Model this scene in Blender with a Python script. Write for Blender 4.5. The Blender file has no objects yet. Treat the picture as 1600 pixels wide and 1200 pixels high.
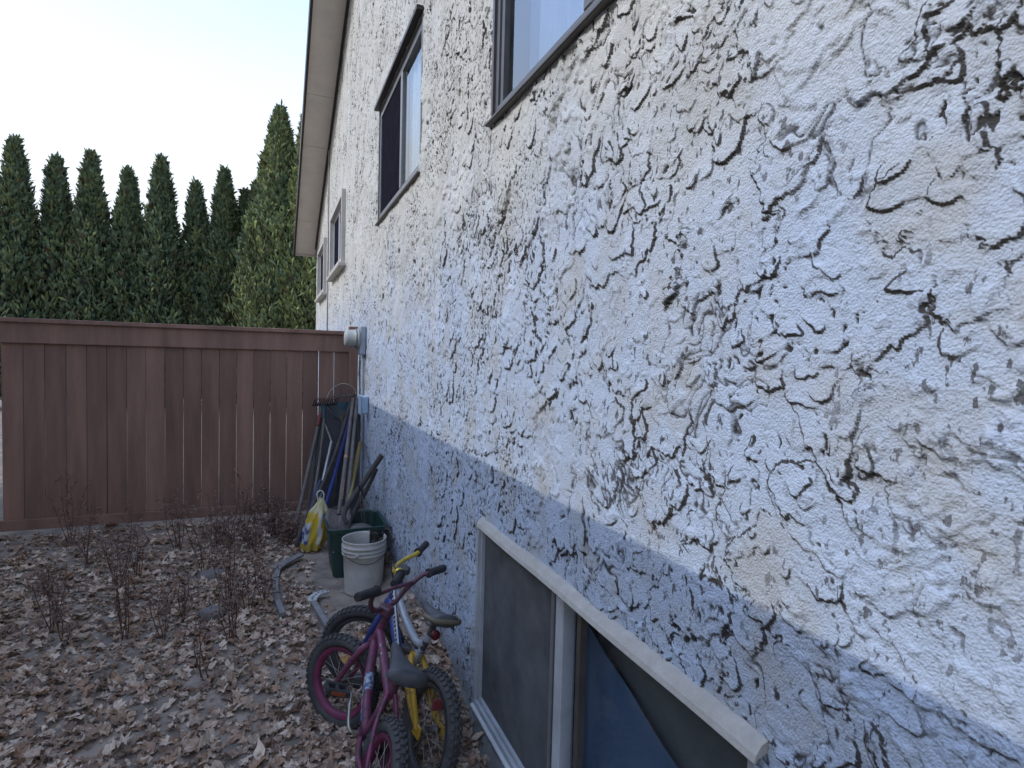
import bpy, math, random
import numpy as np
from mathutils import Vector, Matrix

random.seed(7)
rng = np.random.default_rng(11)
S = bpy.context.scene
COL = S.collection

# ------------------------------------------------------------------ camera
FPX, YAW, PITCH, ROLL, CAMH = 900.0, math.radians(22.50), math.radians(-2.497), math.radians(1.5), 1.6
Fv = Vector((math.sin(YAW)*math.cos(PITCH), math.cos(YAW)*math.cos(PITCH), math.sin(PITCH)))
R0 = Vector((math.cos(YAW), -math.sin(YAW), 0)); U0 = R0.cross(Fv)
Rv = R0*math.cos(ROLL) + U0*math.sin(ROLL); Uv = U0*math.cos(ROLL) - R0*math.sin(ROLL)
cam = bpy.data.cameras.new('camera'); camo = bpy.data.objects.new('camera', cam); COL.objects.link(camo)
cam.sensor_width = 36; cam.lens = FPX/1600*36; cam.clip_end = 3000; cam.clip_start = 0.02
camo.matrix_world = Matrix(((Rv.x, Uv.x, -Fv.x, 0), (Rv.y, Uv.y, -Fv.y, 0), (Rv.z, Uv.z, -Fv.z, CAMH), (0, 0, 0, 1)))
S.camera = camo

# ------------------------------------------------------------------ sky and sun
SUN_EL, SUN_PHI = math.radians(36.8), math.radians(5)      # light travels to +X, a little towards the camera
W = bpy.data.worlds.new('World'); S.world = W; W.use_nodes = True
nt = W.node_tree; bg = nt.nodes['Background']
sk = nt.nodes.new('ShaderNodeTexSky'); sk.sky_type = 'NISHITA'; sk.sun_disc = False
sk.sun_elevation = SUN_EL; sk.sun_rotation = math.radians(-85); sk.air_density = 1.0; sk.dust_density = 0.8; sk.ozone_density = 3.5
tcw = nt.nodes.new('ShaderNodeTexCoord'); mpw = nt.nodes.new('ShaderNodeMapping'); mpw.inputs['Scale'].default_value = (1.2, 1.2, 3.0); nt.links.new(tcw.outputs['Generated'], mpw.inputs[0])
nzw = nt.nodes.new('ShaderNodeTexNoise'); nzw.inputs['Scale'].default_value = 1.6; nzw.inputs['Detail'].default_value = 6; nt.links.new(mpw.outputs[0], nzw.inputs['Vector'])
spw = nt.nodes.new('ShaderNodeSeparateXYZ'); nt.links.new(tcw.outputs['Generated'], spw.inputs[0])
vm = nt.nodes.new('ShaderNodeMapRange'); vm.inputs[1].default_value = .58; vm.inputs[2].default_value = .24; nt.links.new(spw.outputs[2], vm.inputs[0])
va = nt.nodes.new('ShaderNodeMath'); va.operation = 'MULTIPLY_ADD'; nt.links.new(nzw.outputs[0], va.inputs[0]); va.inputs[1].default_value = .9; va.inputs[2].default_value = -.30
vb = nt.nodes.new('ShaderNodeMath'); vb.use_clamp = True; nt.links.new(va.outputs[0], vb.inputs[0]); nt.links.new(vm.outputs[0], vb.inputs[1])
vx = nt.nodes.new('ShaderNodeMixRGB'); vx.inputs[2].default_value = (1.7, 1.82, 2.0, 1); nt.links.new(vb.outputs[0], vx.inputs[0]); nt.links.new(sk.outputs[0], vx.inputs[1])   # thin white cloud veil, thicker low down all round
nt.links.new(vx.outputs[0], bg.inputs[0]); bg.inputs[1].default_value = 0.15
sun = bpy.data.lights.new('sun', 'SUN'); sun.energy = 0.40; sun.angle = math.radians(0.12); sun.color = (1.0, 0.96, 0.90)
suno = bpy.data.objects.new('sun', sun); COL.objects.link(suno)
Ld = Vector((math.cos(SUN_EL)*math.cos(SUN_PHI), -math.cos(SUN_EL)*math.sin(SUN_PHI), -math.sin(SUN_EL)))
suno.rotation_euler = Ld.to_track_quat('-Z', 'Y').to_euler(); suno.location = (-6, 3, 12)
S.view_settings.view_transform = 'Standard'; S.view_settings.look = 'None'
S.view_settings.exposure = 2.05; S.view_settings.gamma = 1.0

D = 0.816        # wall plane x = D
YF = 6.04        # fence plane

# ------------------------------------------------------------------ helpers
def mat(name, col, rough=.7, var=.25, scale=12, bump=0, bscale=60, metal=0, dust=0, dustcol=(.16, .13, .10), stretch=None, spec=.4, scratch=0, scratchcol=(.3, .3, .3)):
    m = bpy.data.materials.new(name); m.use_nodes = True
    t = m.node_tree; N = t.nodes; L = t.links; b = N['Principled BSDF']
    b.inputs['Roughness'].default_value = rough; b.inputs['Metallic'].default_value = metal
    b.inputs['Specular IOR Level'].default_value = spec
    tc = N.new('ShaderNodeTexCoord'); src = tc.outputs['Object']
    if stretch:
        mp = N.new('ShaderNodeMapping'); mp.inputs['Scale'].default_value = stretch; L.new(src, mp.inputs[0]); src = mp.outputs[0]
    n = N.new('ShaderNodeTexNoise'); n.inputs['Scale'].default_value = scale; n.inputs['Detail'].default_value = 6; n.inputs['Roughness'].default_value = .65
    L.new(src, n.inputs['Vector'])
    r = N.new('ShaderNodeValToRGB'); r.color_ramp.elements[0].position = .3; r.color_ramp.elements[1].position = .7
    c = np.array(col); lo = np.clip(c*(1-var), 0, 1); hi = np.clip(c*(1+var), 0, 1)
    r.color_ramp.elements[0].color = (*lo, 1); r.color_ramp.elements[1].color = (*hi, 1)
    L.new(n.outputs[0], r.inputs[0]); out = r.outputs[0]
    if scratch:
        n3 = N.new('ShaderNodeTexNoise'); n3.inputs['Scale'].default_value = 45; n3.inputs['Detail'].default_value = 4; L.new(tc.outputs['Object'], n3.inputs['Vector'])
        rr = N.new('ShaderNodeValToRGB'); rr.color_ramp.elements[0].position = .62-scratch*.12; rr.color_ramp.elements[1].position = .66-scratch*.12
        L.new(n3.outputs[0], rr.inputs[0])
        mx = N.new('ShaderNodeMixRGB'); mx.inputs[2].default_value = (*scratchcol, 1); L.new(rr.outputs[0], mx.inputs[0]); L.new(out, mx.inputs[1]); out = mx.outputs[0]
    if dust:
        n2 = N.new('ShaderNodeTexNoise'); n2.inputs['Scale'].default_value = 7; n2.inputs['Detail'].default_value = 8; n2.inputs['Roughness'].default_value = .7
        L.new(tc.outputs['Object'], n2.inputs['Vector'])
        rr = N.new('ShaderNodeMapRange'); rr.inputs[1].default_value = .4; rr.inputs[2].default_value = .7; rr.inputs[3].default_value = dust*.25; rr.inputs[4].default_value = dust
        L.new(n2.outputs[0], rr.inputs[0])
        mx = N.new('ShaderNodeMixRGB'); mx.inputs[2].default_value = (*dustcol, 1); L.new(rr.outputs[0], mx.inputs[0]); L.new(out, mx.inputs[1]); out = mx.outputs[0]
    L.new(out, b.inputs['Base Color'])
    if bump:
        nb = N.new('ShaderNodeTexNoise'); nb.inputs['Scale'].default_value = bscale; nb.inputs['Detail'].default_value = 5; L.new(src, nb.inputs['Vector'])
        bp = N.new('ShaderNodeBump'); bp.inputs['Strength'].default_value = bump; bp.inputs['Distance'].default_value = .004
        L.new(nb.outputs[0], bp.inputs['Height']); L.new(bp.outputs[0], b.inputs['Normal'])
    return m

def attr_mat(name, rough=.8, attr='tint', trans=0, var=.15, vscale=60, spec=.25):
    m = bpy.data.materials.new(name); m.use_nodes = True
    t = m.node_tree; N = t.nodes; L = t.links; b = N['Principled BSDF']
    a = N.new('ShaderNodeAttribute'); a.attribute_name = attr
    n = N.new('ShaderNodeTexNoise'); n.inputs['Scale'].default_value = vscale
    g = N.new('ShaderNodeNewGeometry'); L.new(g.outputs['Position'], n.inputs['Vector'])
    mr = N.new('ShaderNodeMapRange'); mr.inputs[3].default_value = 1-var*2; mr.inputs[4].default_value = 1+var*2; L.new(n.outputs[0], mr.inputs[0])
    mx = N.new('ShaderNodeVectorMath'); mx.operation = 'SCALE'; L.new(a.outputs['Color'], mx.inputs[0]); L.new(mr.outputs[0], mx.inputs['Scale'])
    L.new(mx.outputs[0], b.inputs['Base Color']); b.inputs['Roughness'].default_value = rough; b.inputs['Specular IOR Level'].default_value = spec
    if trans:
        tr = N.new('ShaderNodeBsdfTranslucent'); L.new(mx.outputs[0], tr.inputs[0])
        ms = N.new('ShaderNodeMixShader'); ms.inputs[0].default_value = trans
        L.new(b.outputs[0], ms.inputs[1]); L.new(tr.outputs[0], ms.inputs[2]); L.new(ms.outputs[0], N['Material Output'].inputs[0])
    return m

def tag(o, label=None, cat=None, group=None, kind=None):
    if label: o['label'] = label
    if cat: o['category'] = cat
    if group: o['group'] = group
    if kind: o['kind'] = kind
    return o

def empty(name, loc, label, cat, group=None):
    o = bpy.data.objects.new(name, None); COL.objects.link(o); o.location = loc; o.empty_display_size = .1
    return tag(o, label, cat, group)

def rootloc(o):
    l = Vector((0, 0, 0))
    while o is not None:
        l += o.location; o = o.parent
    return l

def link(name, me, m, parent=None):
    o = bpy.data.objects.new(name, me); COL.objects.link(o)
    if m: me.materials.append(m)
    if parent: o.parent = parent
    return o

class MB:
    """collects world-space geometry for one mesh object"""
    def __init__(s): s.v = []; s.f = []; s.sm = []
    def add(s, v, f, smooth=False):
        o = len(s.v); s.v += [tuple(p) for p in v]; s.f += [tuple(i+o for i in q) for q in f]; s.sm += [smooth]*len(f); return s
    def box(s, x0, x1, y0, y1, z0, z1):
        v = [(x, y, z) for x in (x0, x1) for y in (y0, y1) for z in (z0, z1)]
        return s.add(v, [(0, 1, 3, 2), (4, 6, 7, 5), (0, 4, 5, 1), (2, 3, 7, 6), (0, 2, 6, 4), (1, 5, 7, 3)])
    def bbox(s, x0, x1, y0, y1, z0, z1, b):
        """box with chamfered edges"""
        c = Vector(((x0+x1)/2, (y0+y1)/2, (z0+z1)/2)); h = Vector((abs(x1-x0)/2, abs(y1-y0)/2, abs(z1-z0)/2))
        return s.obox(c, Vector((1, 0, 0)), Vector((0, 1, 0)), Vector((0, 0, 1)), h, b)
    def obox(s, c, ax, ay, az, h, b=0.0):
        v = []; idx = {}
        for sx in (-1, 1):
            for sy in (-1, 1):
                for sz in (-1, 1):
                    for k in range(3):
                        e = [h[0]-b, h[1]-b, h[2]-b]; e[k] = h[k]
                        idx[(sx, sy, sz, k)] = len(v)
                        v.append(Vector(c)+ax*(sx*e[0])+ay*(sy*e[1])+az*(sz*e[2]))
        f = []
        for k in range(3):
            i, j = [q for q in range(3) if q != k]
            for sg in (-1, 1):
                q = []
                for (a, bb) in ((-1, -1), (1, -1), (1, 1), (-1, 1)):
                    t = [0, 0, 0]; t[k] = sg; t[i] = a; t[j] = bb; q.append(idx[(*t, k)])
                f.append(tuple(q))
        for k in range(3):                      # edge chamfers along axis k
            i, j = [q for q in range(3) if q != k]
            for a in (-1, 1):
                for bb in (-1, 1):
                    t0 = [0, 0, 0]; t0[i] = a; t0[j] = bb; t1 = list(t0); t0[k] = -1; t1[k] = 1
                    f.append((idx[(*t0, i)], idx[(*t1, i)], idx[(*t1, j)], idx[(*t0, j)]))
        for sx in (-1, 1):
            for sy in (-1, 1):
                for sz in (-1, 1): f.append(tuple(idx[(sx, sy, sz, k)] for k in range(3)))
        return s.add(v, f)
    def bar(s, p, q, w, t, up=(0, 0, 1), b=.002):
        """box-section bar from p to q: w across, t along 'up'"""
        p = Vector(p); q = Vector(q); d = (q-p); L = d.length; d.normalize(); u = Vector(up); u = (u-d*u.dot(d)).normalized(); r = d.cross(u)
        return s.obox((p+q)/2, d, r, u, (L/2, w/2, t/2), b)
    def tube(s, pts, r, n=10, closed=False, caps=True, smooth=True, sub=0):
        P = [Vector(p) for p in pts]
        rr = list(r) if hasattr(r, '__len__') else [r]*len(P)
        if sub:
            P2 = []; r2 = []; m = len(P)
            rngi = range(m if closed else m-1)
            for i in rngi:
                g = (lambda k: P[k % m]) if closed else (lambda k: P[min(max(k, 0), m-1)])
                gr = (lambda k: rr[k % m]) if closed else (lambda k: rr[min(max(k, 0), m-1)])
                for j in range(sub):
                    t = j/sub; a, b_, c, d = g(i-1), g(i), g(i+1), g(i+2)
                    P2.append(.5*((2*b_)+(c-a)*t+(2*a-5*b_+4*c-d)*t*t+(3*b_-a-3*c+d)*t**3)); r2.append(gr(i)*(1-t)+gr(i+1)*t)
            if not closed: P2.append(P[-1]); r2.append(rr[-1])
            P, rr = P2, r2
        m = len(P); v = []; f = []; prev = None
        for i in range(m):
            if closed: d = P[(i+1) % m]-P[i-1]
            else: d = P[min(i+1, m-1)]-P[max(i-1, 0)]
            d.normalize()
            if prev is None:
                u = Vector((0, 0, 1)) if abs(d.z) < .9 else Vector((1, 0, 0))
                u = (u-d*u.dot(d)).normalized()
            else: u = (prev-d*prev.dot(d)).normalized()
            prev = u; w = d.cross(u)
            for k in range(n):
                a = 2*math.pi*k/n; v.append(P[i]+u*(math.cos(a)*rr[i])+w*(math.sin(a)*rr[i]))
        for i in range(m if closed else m-1):
            for k in range(n):
                f.append((i*n+k, i*n+(k+1) % n, ((i+1) % m)*n+(k+1) % n, ((i+1) % m)*n+k))
        s.add(v, f, smooth)
        if caps and not closed:
            s.add(v[:n], [tuple(range(n))[::-1]]); s.add(v[-n:], [tuple(range(n))])
        return s
    def lathe(s, c, ax, prof, n=24, smooth=True, arc=None, skip=None):
        """prof = [(r, h)] turned about axis ax through c"""
        ax = Vector(ax).normalized(); u = Vector((0, 0, 1)) if abs(ax.z) < .9 else Vector((1, 0, 0)); u = (u-ax*u.dot(ax)).normalized(); w = ax.cross(u)
        v = []; f = []
        for (r, h) in prof:
            for k in range(n):
                a = 2*math.pi*k/n; v.append(Vector(c)+ax*h+u*(r*math.cos(a))+w*(r*math.sin(a)))
        for i in range(len(prof)-1):
            for k in range(n):
                if skip and skip(i, k): continue
                f.append((i*n+k, i*n+(k+1) % n, (i+1)*n+(k+1) % n, (i+1)*n+k))
        return s.add(v, f, smooth)
    def build(s, name, m, parent=None):
        o0 = rootloc(parent) if parent else Vector((0, 0, 0))
        me = bpy.data.meshes.new(name); me.from_pydata([(p[0]-o0.x, p[1]-o0.y, p[2]-o0.z) for p in s.v], [], s.f)
        me.polygons.foreach_set('use_smooth', s.sm); me.update()
        return link(name, me, m, parent)

def bigmesh(name, v, quads, m, parent=None, smooth=True, fattr=None, cattr=None):
    """fast mesh from numpy arrays; quads (n,4) or tris (n,3)"""
    o0 = rootloc(parent) if parent else Vector((0, 0, 0))
    v = np.asarray(v, np.float32)-np.array(o0, np.float32); quads = np.asarray(quads, np.int32); k = quads.shape[1]
    me = bpy.data.meshes.new(name); me.vertices.add(len(v)); me.vertices.foreach_set('co', v.ravel())
    me.loops.add(quads.size); me.loops.foreach_set('vertex_index', quads.ravel())
    me.polygons.add(len(quads)); me.polygons.foreach_set('loop_start', np.arange(0, quads.size, k, dtype=np.int32))
    me.polygons.foreach_set('use_smooth', np.full(len(quads), smooth))
    me.update(calc_edges=True)
    for n, a in (fattr or {}).items():
        at = me.attributes.new(n, 'FLOAT', 'POINT'); at.data.foreach_set('value', np.asarray(a, np.float32).ravel())
    for n, a in (cattr or {}).items():
        at = me.attributes.new(n, 'FLOAT_COLOR', 'POINT'); c = np.ones((len(v), 4), np.float32); c[:, :3] = a; at.data.foreach_set('color', c.ravel())
    return link(name, me, m, parent)

# numpy gradient noise
_GA = rng.uniform(0, 2*np.pi, (256, 256)); _GX, _GY = np.cos(_GA).astype(np.float32), np.sin(_GA).astype(np.float32)
def pn(x, y):
    xi = np.floor(x).astype(np.int64); yi = np.floor(y).astype(np.int64); fx = x-xi; fy = y-yi
    u = fx*fx*fx*(fx*(fx*6-15)+10); w = fy*fy*fy*(fy*(fy*6-15)+10)
    def g(a, b, dx, dy): i = (a & 255, b & 255); return _GX[i]*dx+_GY[i]*dy
    a = g(xi, yi, fx, fy); b = g(xi+1, yi, fx-1, fy); c = g(xi, yi+1, fx, fy-1); d = g(xi+1, yi+1, fx-1, fy-1)
    return ((a+(b-a)*u)*(1-w)+(c+(d-c)*u)*w)*1.45
def fbm(x, y, o=4, g=.5):
    s = 0; a = 1; t = 0
    for i in range(o): s = s+a*pn(x*2**i+17.3*i, y*2**i+5.1*i); t += a; a *= g
    return s/t*1.3
def ss(a, b, x): t = np.clip((x-a)/(b-a), 0, 1); return t*t*(3-2*t)

# ------------------------------------------------------------------ ground
def gz(x, y):
    x = np.asarray(x, float); y = np.asarray(y, float)
    near = np.exp(-((D-x)/.16)**2)*ss(1.9, 2.9, y)*.10
    near = near+np.exp(-((D-x)/.10)**2)*.02
    n = fbm(x*1.3, y*1.3, 3)*.018+fbm(x*9, y*9, 3)*.007
    fade = ss(14, 8, np.abs(x)+np.abs(y-3)*.5)
    return (near+n)*fade-.004
xs = np.concatenate([np.linspace(-900, -12, 8), np.linspace(-10, -2.6, 14), np.arange(-2.5, 1.2, .022), np.linspace(1.4, 14, 10), np.linspace(20, 900, 8)])
ys = np.concatenate([np.linspace(-900, -8, 8), np.linspace(-6, 1.1, 12), np.arange(1.15, 6.4, .022), np.linspace(6.6, 40, 24), np.linspace(60, 1500, 10)])
GX, GYy = np.meshgrid(xs, ys); Z = gz(GX, GYy)
nx = len(xs); ii = np.arange(len(ys)-1)[:, None]*nx+np.arange(nx-1)[None]; q = np.stack([ii, ii+1, ii+nx+1, ii+nx], -1).reshape(-1, 4)
soil = mat('soil', (.24, .19, .15), .95, .5, 5, .9, 90)
g = bigmesh('ground', np.stack([GX, GYy, Z], -1).reshape(-1, 3), q, soil); tag(g, kind='structure')

# ------------------------------------------------------------------ house
house = empty('stucco_house', (D, 6, 0), 'pale blue and grey rough stucco house with sliding windows and beige soffit', 'house')
RIDGE_Y, RAKE0_Y, RAKE0_Z, RS = 4.0, 12.9, 3.86, .371
def rake(y): return RAKE0_Z+RS*(RAKE0_Y-np.maximum(y, 2*RIDGE_Y-y))
WIN = [(.74, 2.247, 2.57, 3.67), (3.52, 5.06, 2.735, 3.66), (7.55, 9.2, 2.76, 3.65), (10.35, 11.9, 2.66, 3.56), (.76, 2.296, .118, .90)]

# stucco skin: thrown and trowelled plaster, real relief
splats = []
def scatter(y0, y1, z0, z1, dens, ra, rb):
    n = int((y1-y0)*(z1-z0)*dens)
    for _ in range(n):
        r = rng.uniform(0, 1)**1.8*(rb-ra)+ra
        splats.append((rng.uniform(y0, y1), rng.uniform(z0, z1), r, rng.normal(-math.pi/2, .75), rng.uniform(.55, 1.1), rng.uniform(.0032, .0085), rng.uniform(0, 99)))
scatter(.1, 3.2, -.1, 4.4, 46, .03, .15)
scatter(3.2, 6.6, -.1, 6.3, 34, .04, .16)
scatter(.1, 3.2, -.1, 4.4, 95, .022, .068); scatter(3.2, 6.6, -.1, 6.3, 60, .03, .08)
big = sorted(splats, key=lambda t: t[5]); splats = []
def cluster(y0, y1, z0, z1, dens):
    n = int((y1-y0)*(z1-z0)*dens); yy = rng.uniform(y0, y1, n); zc = rng.uniform(z0, z1, n)
    ok = fbm(yy*2.3+11, zc*2.0+4, 3) > rng.uniform(-.25, .45, n)
    for a, b in zip(yy[ok], zc[ok]):
        splats.append((a, b, .010+.034*rng.uniform(0, 1)**1.6, rng.normal(-math.pi/2, 1.0), rng.uniform(.5, 1.5), rng.uniform(.0030, .0068), rng.uniform(0, 99)))
cluster(.2, 3.1, 0, 4.3, 950); cluster(3.1, 6.5, 0, 6.2, 420)
splats = big+splats
def relief(ys, zs):
    U, V = np.meshgrid(ys, zs)
    wx = fbm(U*7+3, V*7+9, 3)*.035; wy = fbm(U*7+31, V*7+59, 3)*.035
    h = fbm(U*2.2, V*2.2, 3)*.004
    edgeN = fbm(U*20, V*20, 5, .68)
    for (u0, v0, r, th, asp, T, sd) in splats:
        R = r*1.7
        i0, i1 = np.searchsorted(ys, [u0-R, u0+R]); j0, j1 = np.searchsorted(zs, [v0-R, v0+R])
        if i1-i0 < 2 or j1-j0 < 2: continue
        sl = (slice(j0, j1), slice(i0, i1))
        du = U[sl]-u0+wx[sl]; dv = V[sl]-v0+wy[sl]
        p = (du*math.cos(th)+dv*math.sin(th))/r; qq = (-du*math.sin(th)+dv*math.cos(th))/(r*asp)
        p = p+.35*qq*qq*math.sin(sd)
        dist = np.sqrt(p*p+qq*qq)+.38*edgeN[sl]+.08
        thick = T*np.clip((p+1)/2, 0, 1)**1.4
        edge = ss(1.0, 1.0-.0058/r, dist)
        h[sl] = h[sl]*(1-.25*edge)+thick*edge
    # torn pits and nubs, in clusters
    cl = fbm(U*2.1+40, V*1.9+12, 3)
    clm = ss(-.34, .16, cl)
    dash = fbm(U*46+wx*60, V*33+wy*50, 3, .6)
    sh = .045*ss(1.0, 2.4, U)-.06*ss(1.9, 1.0, U)+.06*ss(3.5, 6.5, U); pit = ss(.26-sh, .43-sh, dash)*clm*ss(-.32, .08, fbm(U*6.1+8, V*5.3+3, 2))
    nub = ss(.25, .5, fbm(U*26+7, V*22+80, 2))*ss(-.1, .3, fbm(U*3+9, V*2.6+70, 2))
    rid = 1-np.abs(fbm(U*6.5+wx*14+3, V*5.2+wy*14, 4, .6))*9
    crk = np.clip(rid, 0, 1)**2*ss(.02, .3, fbm(U*1.9+70, V*1.7+22, 2))
    p2 = ss(.28, .45, fbm(U*85+wx*50, V*62+wy*40, 2, .6))*ss(-.15, .25, fbm(U*1.7+90, V*1.5+61, 3))
    p2 = p2*(.35+.65*ss(1.2, 2.2, U))
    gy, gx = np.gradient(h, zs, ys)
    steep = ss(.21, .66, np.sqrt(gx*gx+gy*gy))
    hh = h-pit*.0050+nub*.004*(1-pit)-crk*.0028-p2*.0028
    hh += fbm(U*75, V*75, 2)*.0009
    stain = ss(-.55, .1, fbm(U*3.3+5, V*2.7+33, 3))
    grime_shade = np.clip(np.maximum(np.maximum(steep*(.25+.75*stain), pit*(.45+.55*stain)), np.maximum(crk*.75, p2*.85*(.5+.5*stain))), 0, 1)  # dark lip and pit lines: dirt plus under-lip shade put into the colour
    return U, V, hh, grime_shade
panels = [(np.arange(.22, 1.3001, .0029), np.arange(.30, 2.65, .0029)), (np.linspace(.22, 1.2991, 60), np.linspace(-.1, .30, 24)),
          (np.append(np.arange(1.299, 2.998, .0044), 3.0), np.arange(-.1, 4.35, .0044)),
          (np.arange(3.0, 6.501, .0120), np.arange(-.1, 6.3, .0080)),
          (np.append(np.arange(6.5, 12.88, .034), 12.9), np.arange(-.1, 6.4, .0125)),
          (np.linspace(-5, .22, 60), np.linspace(-.1, 7.3, 90)), (np.linspace(.22, 1.3, 14), np.linspace(2.648, 7.3, 40)),
          (np.linspace(1.3, 3.0, 20), np.linspace(4.345, 7.3, 30)), (np.linspace(3.0, 6.5, 40), np.linspace(6.292, 7.3, 20))]
VV, QQ, GG, off = [], [], [], 0
for (py, pz) in panels:
    U, V, hh, gr = relief(py, pz)
    top = rake(U)+.005; V2 = np.minimum(V, top)
    keep = np.ones((len(pz)-1, len(py)-1), bool)
    uc = (py[1:]+py[:-1])/2; zc = (pz[1:]+pz[:-1])/2
    for (a, b, c, d) in WIN:
        keep &= ~((uc[None] > a) & (uc[None] < b) & (zc[:, None] > c) & (zc[:, None] < d))
    keep &= (V[:-1, :-1] < top[:-1, :-1])
    n = len(py); idx = np.arange(len(pz)-1)[:, None]*n+np.arange(n-1)[None]
    qd = np.stack([idx, idx+n, idx+n+1, idx+1], -1)[keep]+off
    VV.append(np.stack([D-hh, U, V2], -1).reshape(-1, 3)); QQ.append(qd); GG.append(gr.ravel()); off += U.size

def stucco_material():
    m = bpy.data.materials.new('stucco_paint'); m.use_nodes = True
    t = m.node_tree; N = t.nodes; L = t.links; b = N['Principled BSDF']; b.inputs['Roughness'].default_value = .85; b.inputs['Specular IOR Level'].default_value = .25
    g = N.new('ShaderNodeNewGeometry'); pos = g.outputs['Position']
    def noise(sc, det=4, st=(1, 1, 1), rough=.55):
        mp = N.new('ShaderNodeMapping'); mp.inputs['Scale'].default_value = st; L.new(pos, mp.inputs[0])
        n = N.new('ShaderNodeTexNoise'); n.inputs['Scale'].default_value = sc; n.inputs['Detail'].default_value = det; n.inputs['Roughness'].default_value = rough
        L.new(mp.outputs[0], n.inputs['Vector']); return n.outputs[0]
    def mr(x, a, b_, c=0., d=1.):
        r = N.new('ShaderNodeMapRange'); r.interpolation_type = 'SMOOTHSTEP'
        for i, k in enumerate((a, b_, c, d)): r.inputs[i+1].default_value = k
        L.new(x, r.inputs[0]); return r.outputs[0]
    def mix(f, a, b_):
        x = N.new('ShaderNodeMixRGB')
        for i, k in enumerate((f, a, b_)):
            if isinstance(k, tuple): x.inputs[i].default_value = (*k, 1)
            elif isinstance(k, (int, float)): x.inputs[i].default_value = k
            else: L.new(k, x.inputs[i])
        return x.outputs[0]
    def math_(op, a, b_):
        x = N.new('ShaderNodeMath'); x.operation = op
        for i, k in enumerate((a, b_)):
            if isinstance(k, (int, float)): x.inputs[i].default_value = k
            else: L.new(k, x.inputs[i])
        return x.outputs[0]
    sep = N.new('ShaderNodeSeparateXYZ'); L.new(pos, sep.inputs[0])
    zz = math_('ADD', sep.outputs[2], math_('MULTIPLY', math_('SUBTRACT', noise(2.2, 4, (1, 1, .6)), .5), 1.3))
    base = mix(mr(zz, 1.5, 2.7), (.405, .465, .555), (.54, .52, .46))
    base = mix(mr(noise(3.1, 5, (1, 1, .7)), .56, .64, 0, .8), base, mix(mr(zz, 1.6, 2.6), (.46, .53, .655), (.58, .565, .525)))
    base = mix(mr(noise(5.5, 6), .45, .72, 0, .6), base, (.37, .35, .305))
    # brown run-down stains
    base = mix(mr(noise(7, 5, (1, 1, .16)), .60, .78, 0, .35), base, (.35, .305, .25))
    at = N.new('ShaderNodeAttribute'); at.attribute_name = 'grime_shade'
    base = mix(mr(at.outputs['Fac'], .10, .75, 0, .96), base, (.036, .031, .025))  # near-black mix, crevice dirt and lip shade painted together
    speck = math_('MULTIPLY', mr(noise(62, 3, (1, 1, .6)), .60, .66, 0, .85), mr(noise(2.3, 4), .36, .56))
    base = mix(speck, base, (.06, .055, .05))
    splash = mr(math_('ADD', sep.outputs[2], math_('MULTIPLY', noise(4, 6), -.5)), -.25, .12, .75, 0.)
    base = mix(splash, base, (.15, .13, .11))
    L.new(base, b.inputs['Base Color'])
    v = N.new('ShaderNodeTexVoronoi'); v.inputs['Scale'].default_value = 230; L.new(pos, v.inputs['Vector'])
    hgt = math_('ADD', math_('MULTIPLY', noise(190, 3), .9), math_('MULTIPLY', v.outputs['Distance'], -.5))
    bp = N.new('ShaderNodeBump'); bp.inputs['Strength'].default_value = .85; bp.inputs['Distance'].default_value = .0036
    L.new(hgt, bp.inputs['Height']); L.new(bp.outputs[0], b.inputs['Normal'])
    return m
wall = bigmesh('stucco_wall', np.concatenate(VV), np.concatenate(QQ), stucco_material(), house, True, {'grime_shade': np.concatenate(GG)})

# house body behind the skin, roof, soffit
dark_room = mat('dark_room', (.02, .02, .022), .9, .1)
brown_trim = mat('brown_trim', (.040, .028, .022), .5, .3, 8)
beige_soffit = mat('beige_soffit', (.72, .655, .58), .7, .08, 4)
shingle = mat('roof_shingle', (.06, .055, .05), .95, .4, 30, .6, 40)
y0b, y1b = -4.9, 12.88
m = MB(); xa, xb = D+.30, D+9.5
sec = [(y0b, -.2), (y1b, -.2), (y1b, float(rake(y1b))), (RIDGE_Y, float(rake(RIDGE_Y))), (y0b, float(rake(y0b)))]
m.add([(xa, y, z) for y, z in sec]+[(xb, y, z) for y, z in sec], [(0, 1, 2, 3, 4), (9, 8, 7, 6, 5)]+[(i, i+5, (i+1) % 5+5, (i+1) % 5) for i in range(5)])
m.box(D+.004, xa, y1b-.02, y1b+.018, -.2, float(rake(y1b)))
m.build('house_body', dark_room, house)
OV = .41
m = MB()
for (ya, yb) in ((RIDGE_Y, 13.35), (RIDGE_Y, 2*RIDGE_Y-13.35)):
    za, zb = float(rake(ya)), float(rake(yb))
    v = [(x, y, z+o) for x in (D-OV-.02, xb+.4) for (y, z) in ((ya, za), (yb, zb)) for o in (.17, .25)]
    m.add(v, [(0, 1, 3, 2), (4, 6, 7, 5), (0, 4, 5, 1), (2, 3, 7, 6), (0, 2, 6, 4), (1, 5, 7, 3)])
m.build('roof', shingle, house)
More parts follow.
